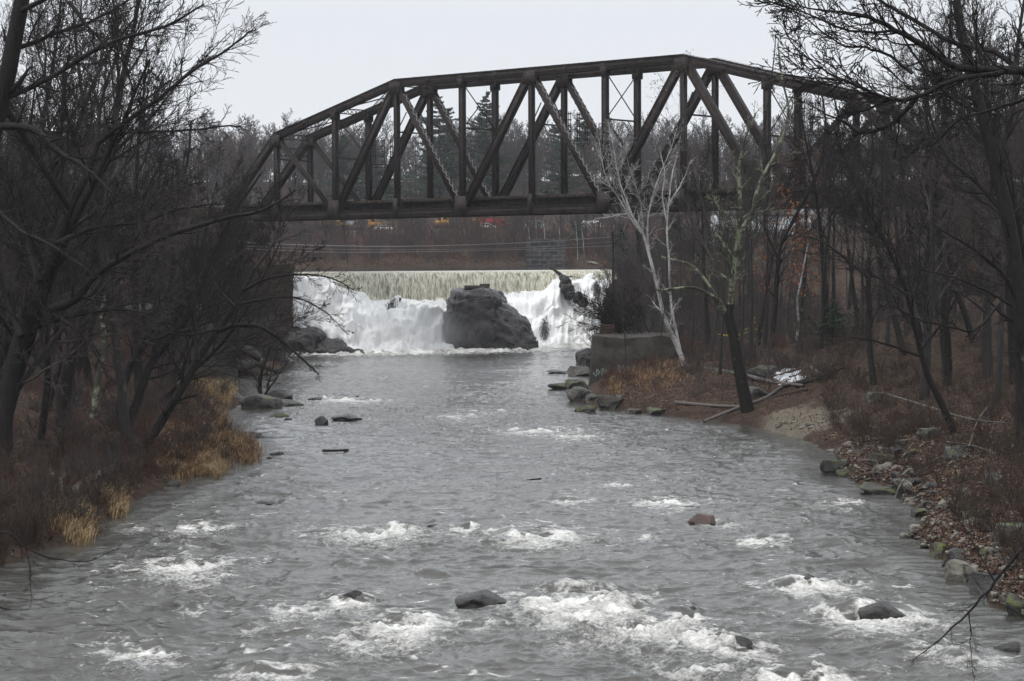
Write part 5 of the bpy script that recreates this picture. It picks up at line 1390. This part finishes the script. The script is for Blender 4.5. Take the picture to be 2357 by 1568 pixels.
rough_box('stone_pier', (aty(1256, 590, 424)[0], 427, 11.6), (8.4, 5, 6.2), 0, STONEP, 'old grey masonry pier standing at the far pond shore', 'pier', .15, .03, 8, 18)
# sluice building at left behind the thicket
sh = empty('old_shed', (aty(370, 820, 186)[0], 190, hz(-32, 190)), R(8), 'low dark timber shed behind the left thicket', 'shed')
m = MB(); m.box((0, 0, 1.6), (7, 5, 3.2)); m.build('wall', mat_plain('dark_boards', (.05, .035, .028), .85, .4), sh)
m = MB(); m.beam((-3.9, -1.5, 3.55), (3.9, -1.5, 3.55), 3.4, .12, (0, -.22, 1)); m.beam((-3.9, 1.5, 3.55), (3.9, 1.5, 3.55), 3.4, .12, (0, .22, 1)); m.build('roof', mat_plain('grey_roof', (.09, .09, .09), .8, .3), sh)
m = MB(); m.box((1.2, -2.53, 1.0), (1.1, .06, 2.0)); m.build('door', mat_plain('shed_door', (.10, .08, .07), .8, .3), sh)
# tarp and snow covered heap at far left
tp = aty(18, 693, 150); TARP = mat_plain('blue_tarp', (.015, .05, .33), .5, .15)
gxx, gyy = np.meshgrid(np.linspace(-1, 1, 18), np.linspace(-1, 1, 12))
Z = .9-.75*gxx**2-.35*gyy**2+.12*fbm(gxx*2, gyy*2, 2, 5)
o = mk('tarp', np.stack([tp[0]+gxx*1.1, tp[1]+gyy*1.2, tp[2]-.6+Z], -1).reshape(-1, 3), gridF(18, 12), TARP); tag(o, 'bright blue tarp draped over a frame at the left edge', 'tarp')
mb = MB(); g0 = hz(tp[0], tp[1])
for sx in (-.9, .9):
    for sy in (-.8, .8): mb.beam((tp[0]+sx, tp[1]+sy, g0-.3), (tp[0]+sx*.6, tp[1]+sy, tp[2]-.1), .08, .08, (1, 0, 0))
tag(mb.build('pole_rack', LOGM), 'rough pole frame holding up the blue tarp', 'frame')
mb = MB(); mb.box((tp[0]+.1, tp[1], tp[2]-1.6), (2.0, 1.6, 1.5)); tag(mb.build('white_crate', mat_plain('white_sheet', (.55, .56, .58), .6, .1)), 'white wrapped bale under the blue tarp', 'bale')

# ------------------------------------------------------------------ poles and wires
poles = []
def pole(u, v, Y, lb):
    p = aty(u, v, Y); g0 = hz(p[0], p[1]); o = empty('utility_pole', (p[0], p[1], g0), 0, lb, 'utility pole')
    m = MB(); m.tube(np.array([[0, 0, -.5], [0, 0, p[2]-g0+.3]]), [.12, .09], 8); m.build('post', BARK2, o, True)
    m = MB(); m.beam((-.22, 0, p[2]-g0-.3), (.22, 0, p[2]-g0-.3), .1, .1); m.build('crossarm', BARK2, o)
    return p
pR = pole(1411, 540, 205, 'short wooden pole holding the wires at the right of the falls'); pL = pole(545, 556, 228, 'wooden pole holding the wires in the trees left of the falls')
for (uv, lb, rr_) in (([(545,558),(735,565),(943,567),(1203,559),(1411,546)], 'top and heaviest of the wires strung across above the falls', .035), ([(545,572),(735,580),(943,580),(1211,574),(1411,566)], 'lowest of the wires strung across above the falls', .022), ([(545,566),(735,573),(943,575),(1211,570),(1411,556)], 'thin middle wire strung across above the falls', .014)):
    P = np.array([aty(u, v, 228+(205-228)*(u-545)/(1411-545)) for u, v in uv]); m = MB(); s = smooth_pts(P, 8); m.tube(s, np.full(len(s), rr_), 4)
    tag(m.build('overhead_wire', mat_plain('wire_metal', (.25, .25, .26), .5, .1), None, True), lb, 'wire')

# ------------------------------------------------------------------ vehicles on the far lot
CARW = mat_plain('vehicle_white', (.65, .66, .68), .35, .05); CARY = mat_plain('vehicle_yellow', (.42, .23, .05), .4, .1); CARR = mat_plain('vehicle_red', (.30, .025, .03), .35, .1)
CARG = mat_plain('vehicle_grey', (.20, .21, .23), .35, .1); CART = mat_plain('vehicle_teal', (.20, .38, .40), .35, .1); GLS = mat_plain('vehicle_glass', (.02, .025, .03), .1, .05); TYR = mat_plain('tyre_rubber', (.02, .02, .02), .8, .1)
def loft(m, secs):
    """secs: (x, halfwidth, z0, z1)"""
    V = []; 
    for (x, hw, z0, z1) in secs: V += [[x, -hw, z0], [x, hw, z0], [x, hw, z1], [x, -hw, z1]]
    F = [[0, 1, 2, 3]]
    for i in range(len(secs)-1):
        for k in range(4): F.append([i*4+k, i*4+4+k, i*4+4+(k+1) % 4, i*4+(k+1) % 4])
    b = (len(secs)-1)*4; F.append([b+3, b+2, b+1, b]); m.add(V, F)
def wheels(o, xs, w, r):
    for x in xs:
        for s in (-1, 1):
            m = MB(); y = s*w; m.tube(np.array([[x, y-.12, r], [x, y+.12, r]]), [r, r], 12); c = 0
            m.tube(np.array([[x, y-.125, r], [x, y-.12, r]]), [.02, r*.98], 12); m.tube(np.array([[x, y+.12, r], [x, y+.125, r]]), [r*.98, .02], 12)
            m.build('wheel', TYR, o, True)
def vehicle(u, Y, kind, mat, lb, rz=0.0, name='parked_car', cat='car'):
    x = (u-CX)/FPX*Y; z = hz(x, Y); o = empty(name, (x, Y, z+.02), rz, lb, cat)
    m = MB(); gl = MB()
    if kind == 'car':
        loft(m, [(-2.2, .8, .4, .85), (-1.9, .88, .3, .95), (1.9, .88, .3, .9), (2.2, .8, .4, .75)]); loft(m, [(-1.7, .72, .9, .95), (-1.1, .66, .9, 1.42), (.5, .66, .9, 1.42), (1.2, .72, .88, .93)])
        loft(gl, [(-1.5, .745, .96, 1.0), (-1.08, .69, .96, 1.34), (.48, .69, .96, 1.34), (1.0, .745, .95, 1.0)]); wheels(o, (-1.35, 1.35), .82, .33)
    elif kind == 'van':
        loft(m, [(-2.6, .95, .4, 2.2), (1.5, .95, .4, 2.2), (2.1, .93, .4, 1.3), (2.7, .85, .4, 1.0)]); loft(gl, [(.9, .97, 1.35, 1.95), (1.55, .97, 1.35, 1.95), (2.0, .955, 1.3, 1.35)]); wheels(o, (-1.7, 1.7), .88, .36)
    elif kind == 'truck':
        loft(m, [(-3.4, 1.15, .9, 2.7), (1.2, 1.15, .9, 2.7)]); loft(m, [(1.3, 1.05, .6, 2.4), (2.4, 1.05, .6, 2.4), (2.7, 1.0, .6, 1.4), (3.3, .95, .6, 1.3)]); m.box((0, 0, .75), (6.2, .9, .22)); loft(gl, [(1.6, 1.07, 1.5, 2.2), (2.4, 1.07, 1.5, 2.2), (2.62, 1.03, 1.5, 1.55)]); wheels(o, (-2.4, -1.4, 2.4), 1.0, .48)
    elif kind == 'digger':
        m.box((0, 0, 1.5), (3.0, 2.3, .9)); loft(m, [(-.2, .55, 1.95, 3.0), (1.0, .55, 1.95, 2.9), (1.2, .5, 1.95, 2.0)]); loft(gl, [(0, .57, 2.15, 2.85), (.95, .57, 2.15, 2.8)])
        b_ = MB(); b_.beam((1.2, 0, 1.9), (3.4, 0, 4.1), .35, .45, (0, 1, 0)); b_.beam((3.4, 0, 4.1), (4.9, 0, 2.0), .28, .35, (0, 1, 0)); b_.build('boom', mat, o)
        b_ = MB(); loft(b_, [(4.6, .5, 1.1, 1.9), (5.3, .5, 1.0, 1.5)]); b_.build('bucket', CARG, o)
        for s in (-1, 1):
            b_ = MB(); b_.tube(np.array([[-1.6, s*.95, .45], [1.6, s*.95, .45]]), [.45, .45], 8); b_.build('track', TYR, o)
    m.build('body', mat, o); gl.build('windows', GLS, o)
    return o
vehicle(1020,478,'digger',CARY,'yellow excavator parked on the lot beyond the pond, under the bridge',.3,'excavator','excavator')
vehicle(1056,482,'van',CARG,'grey van right of the yellow excavator on the far lot',.1,'parked_van','van')
vehicle(1092,476,'truck',CARY,'yellow box truck on the far lot under the middle of the bridge',3.1,'parked_truck','truck')
vehicle(1122,471,'car',CARW,'white car between the yellow truck and the red truck',-.2)
vehicle(1140,474,'truck',CARR,'dark red truck on the far lot right of the yellow one',.05,'parked_truck','truck')
vehicle(1228,482,'van',CART,'pale teal van above the old stone pier',.2,'parked_van','van')
vehicle(1226,470,'car',CARW,'white car in front of the pale teal van above the stone pier',.1)
vehicle(1364,480,'van',CARW,'white van glimpsed under the bridge left of the birches',.0,'parked_van','van')
vehicle(768,470,'truck',CARY,'orange yellow dump truck at the left end of the far lot',.1,'parked_truck','truck')
vehicle(806,474,'van',CARG,'silver van next to the orange yellow truck',.15,'parked_van','van')
vehicle(866,480,'digger',CARY,'small yellow digger left of the middle of the far lot',2.9,'excavator','excavator')
vehicle(884,471,'car',CARW,'white car in front of the small yellow digger',.2)
m = MB(); c = aty(1010, 592, 437)
m.beam(c+[-3, 0, -1.6], c+[1.4, 0, 1.2], 2.2, .06, (0, 0, 1)); m.beam(c+[1.6, -1, -2], c+[1.6, -1, 1.4], .12, .12, e_d); m.beam(c+[.4, -1, -2], c+[.4, -1, .5], .12, .12, e_d)
tag(m.build('lean_to', mat_plain('dark_tarp', (.03, .035, .06), .6, .2)), 'dark lean-to with thin posts on the far pond shore', 'lean-to')

# houses glimpsed through the right and left trees
def house(x, y, w_, d_, h_, rz, wall, roof, lb, name='house'):
    o = empty(name, (x, y, hz(x, y)), rz, lb, 'building'); m = MB(); m.box((0, 0, h_/2-.5), (w_, d_, h_+1)); 
    W = m.build('wall', wall, o)
    m = MB(); s = d_/2+.4; rh = d_*.32; a_ = math.atan2(rh, s)
    V = [[-w_/2-.4, -s, h_-.1], [w_/2+.4, -s, h_-.1], [w_/2+.4, 0, h_+rh], [-w_/2-.4, 0, h_+rh], [-w_/2-.4, s, h_-.1], [w_/2+.4, s, h_-.1]]
    V = V+[[a, b, c+.2] for a, b, c in V]
    F = [[0, 3, 2, 1], [3, 4, 5, 2], [6, 7, 8, 9], [9, 8, 11, 10], [0, 1, 7, 6], [4, 10, 11, 5]]; m.add(V, F); m.add([[-w_/2, -d_/2, h_], [-w_/2, d_/2, h_], [-w_/2, 0, h_+rh-.2], [-w_/2, 0, h_+rh-.21], [w_/2, -d_/2, h_], [w_/2, d_/2, h_], [w_/2, 0, h_+rh-.2], [w_/2, 0, h_+rh-.21]], [[0, 1, 2, 3], [5, 4, 7, 6]])
    m.build('roof', roof, o)
    for k in range(int(w_/3)):
        f = MB(); f.box((-w_/2+1.7+k*3, -d_/2-.03, h_*.55), (1.1, .08, 1.4)); fr = f.build('window', CARW, o)
        f = MB(); f.box((-w_/2+1.7+k*3, -d_/2-.08, h_*.55), (.9, .04, 1.2)); f.build('pane', GLS, fr)
    return o
REDR = mat_plain('red_shingles', (.22, .065, .07), .8, .25); WHW = mat_plain('white_boards', (.6, .62, .65), .7, .08); GRW = mat_plain('grey_boards', (.2, .2, .2), .8, .2)
c = aty(1990, 430, 300); house(c[0], 300, 12, 8, max(3.5, c[2]-2.5-hz(c[0], 300)), .15, GRW, REDR, 'house with a faded red roof behind the right bank trees')
c = aty(2170, 420, 310); house(c[0], 310, 9, 7, max(3.5, c[2]-2.2-hz(c[0], 310)), -.2, GRW, REDR, 'second red roofed house glimpsed farther right')
c = aty(1750, 500, 330); house(c[0], 330, 15, 8, max(3.5, c[2]+.3-hz(c[0], 330)), .05, WHW, GRW, 'long white building seen below the bridge deck on the right', 'white_building')

# ------------------------------------------------------------------ haze
HAZE = True
if HAZE:
    m = bpy.data.materials.new('haze'); m.use_nodes = True; nt = m.node_tree; nt.nodes.remove(nt.nodes['Principled BSDF'])
    pv = nt.nodes.new('ShaderNodeVolumePrincipled'); pv.inputs['Color'].default_value = (.92, .95, 1, 1); pv.inputs['Density'].default_value = .00013; pv.inputs['Anisotropy'].default_value = .2
    nt.links.new(pv.outputs[0], nt.nodes['Material Output'].inputs['Volume'])
    mb = MB(); mb.box((0, 340, 53), (1460, 830, 116)); o = mb.build('haze', m); tag(o, kind='stuff')

m = bpy.data.materials.new('spray_mist'); m.use_nodes = True; nt = m.node_tree; nt.nodes.remove(nt.nodes['Principled BSDF'])
pv = nt.nodes.new('ShaderNodeVolumePrincipled'); pv.inputs['Color'].default_value = (1, 1, 1, 1); pv.inputs['Anisotropy'].default_value = .1
tc = nt.nodes.new('ShaderNodeTexCoord'); gr_ = nt.nodes.new('ShaderNodeTexGradient'); gr_.gradient_type = 'SPHERICAL'; nt.links.new(tc.outputs['Object'], gr_.inputs[0])
nz = nt.nodes.new('ShaderNodeTexNoise'); nz.inputs['Scale'].default_value = 2.2; nz.inputs['Detail'].default_value = 3; nt.links.new(tc.outputs['Object'], nz.inputs['Vector'])
mm_ = nt.nodes.new('ShaderNodeMath'); mm_.operation = 'MULTIPLY'; nt.links.new(gr_.outputs['Fac'], mm_.inputs[0]); nt.links.new(nz.outputs['Fac'], mm_.inputs[1])
m4 = nt.nodes.new('ShaderNodeMath'); m4.operation = 'MULTIPLY'; m4.inputs[1].default_value = .35; nt.links.new(mm_.outputs[0], m4.inputs[0]); nt.links.new(m4.outputs[0], pv.inputs['Density'])
nt.links.new(pv.outputs[0], nt.nodes['Material Output'].inputs['Volume'])
for (u, Y, z_, sc_) in ((890, 226, 1.6, (9.5, 5, 3.6)), (1010, 230, 2.4, (4.5, 3.5, 3.4))):
    bm = bmesh.new(); bmesh.ops.create_icosphere(bm, subdivisions=3, radius=1); me = bpy.data.meshes.new('mist'); bm.to_mesh(me); bm.free(); me.materials.append(m)
    o = bpy.data.objects.new('mist', me); COL.objects.link(o); o.location = (aty(u, 700, Y)[0], Y, z_); o.scale = sc_; tag(o, 'spray hanging in front of the foot of the falls', 'mist', kind='stuff')
# remove prototypes from the scene
for p in protos.values():
    for ch in list(p.children):
        for g2 in list(ch.children): bpy.data.objects.remove(g2)
        bpy.data.objects.remove(ch)
    bpy.data.objects.remove(p)
S.cycles.use_denoising = True; S.cycles.denoiser = 'OPENIMAGEDENOISE'; S.cycles.denoising_input_passes = 'RGB_ALBEDO_NORMAL'; S.cycles.denoising_prefilter = 'ACCURATE'
S.cycles.max_bounces = 5; S.cycles.diffuse_bounces = 2; S.cycles.glossy_bounces = 3; S.cycles.transmission_bounces = 2; S.cycles.volume_bounces = 0
S.cycles.use_adaptive_sampling = True; S.cycles.adaptive_threshold = .01
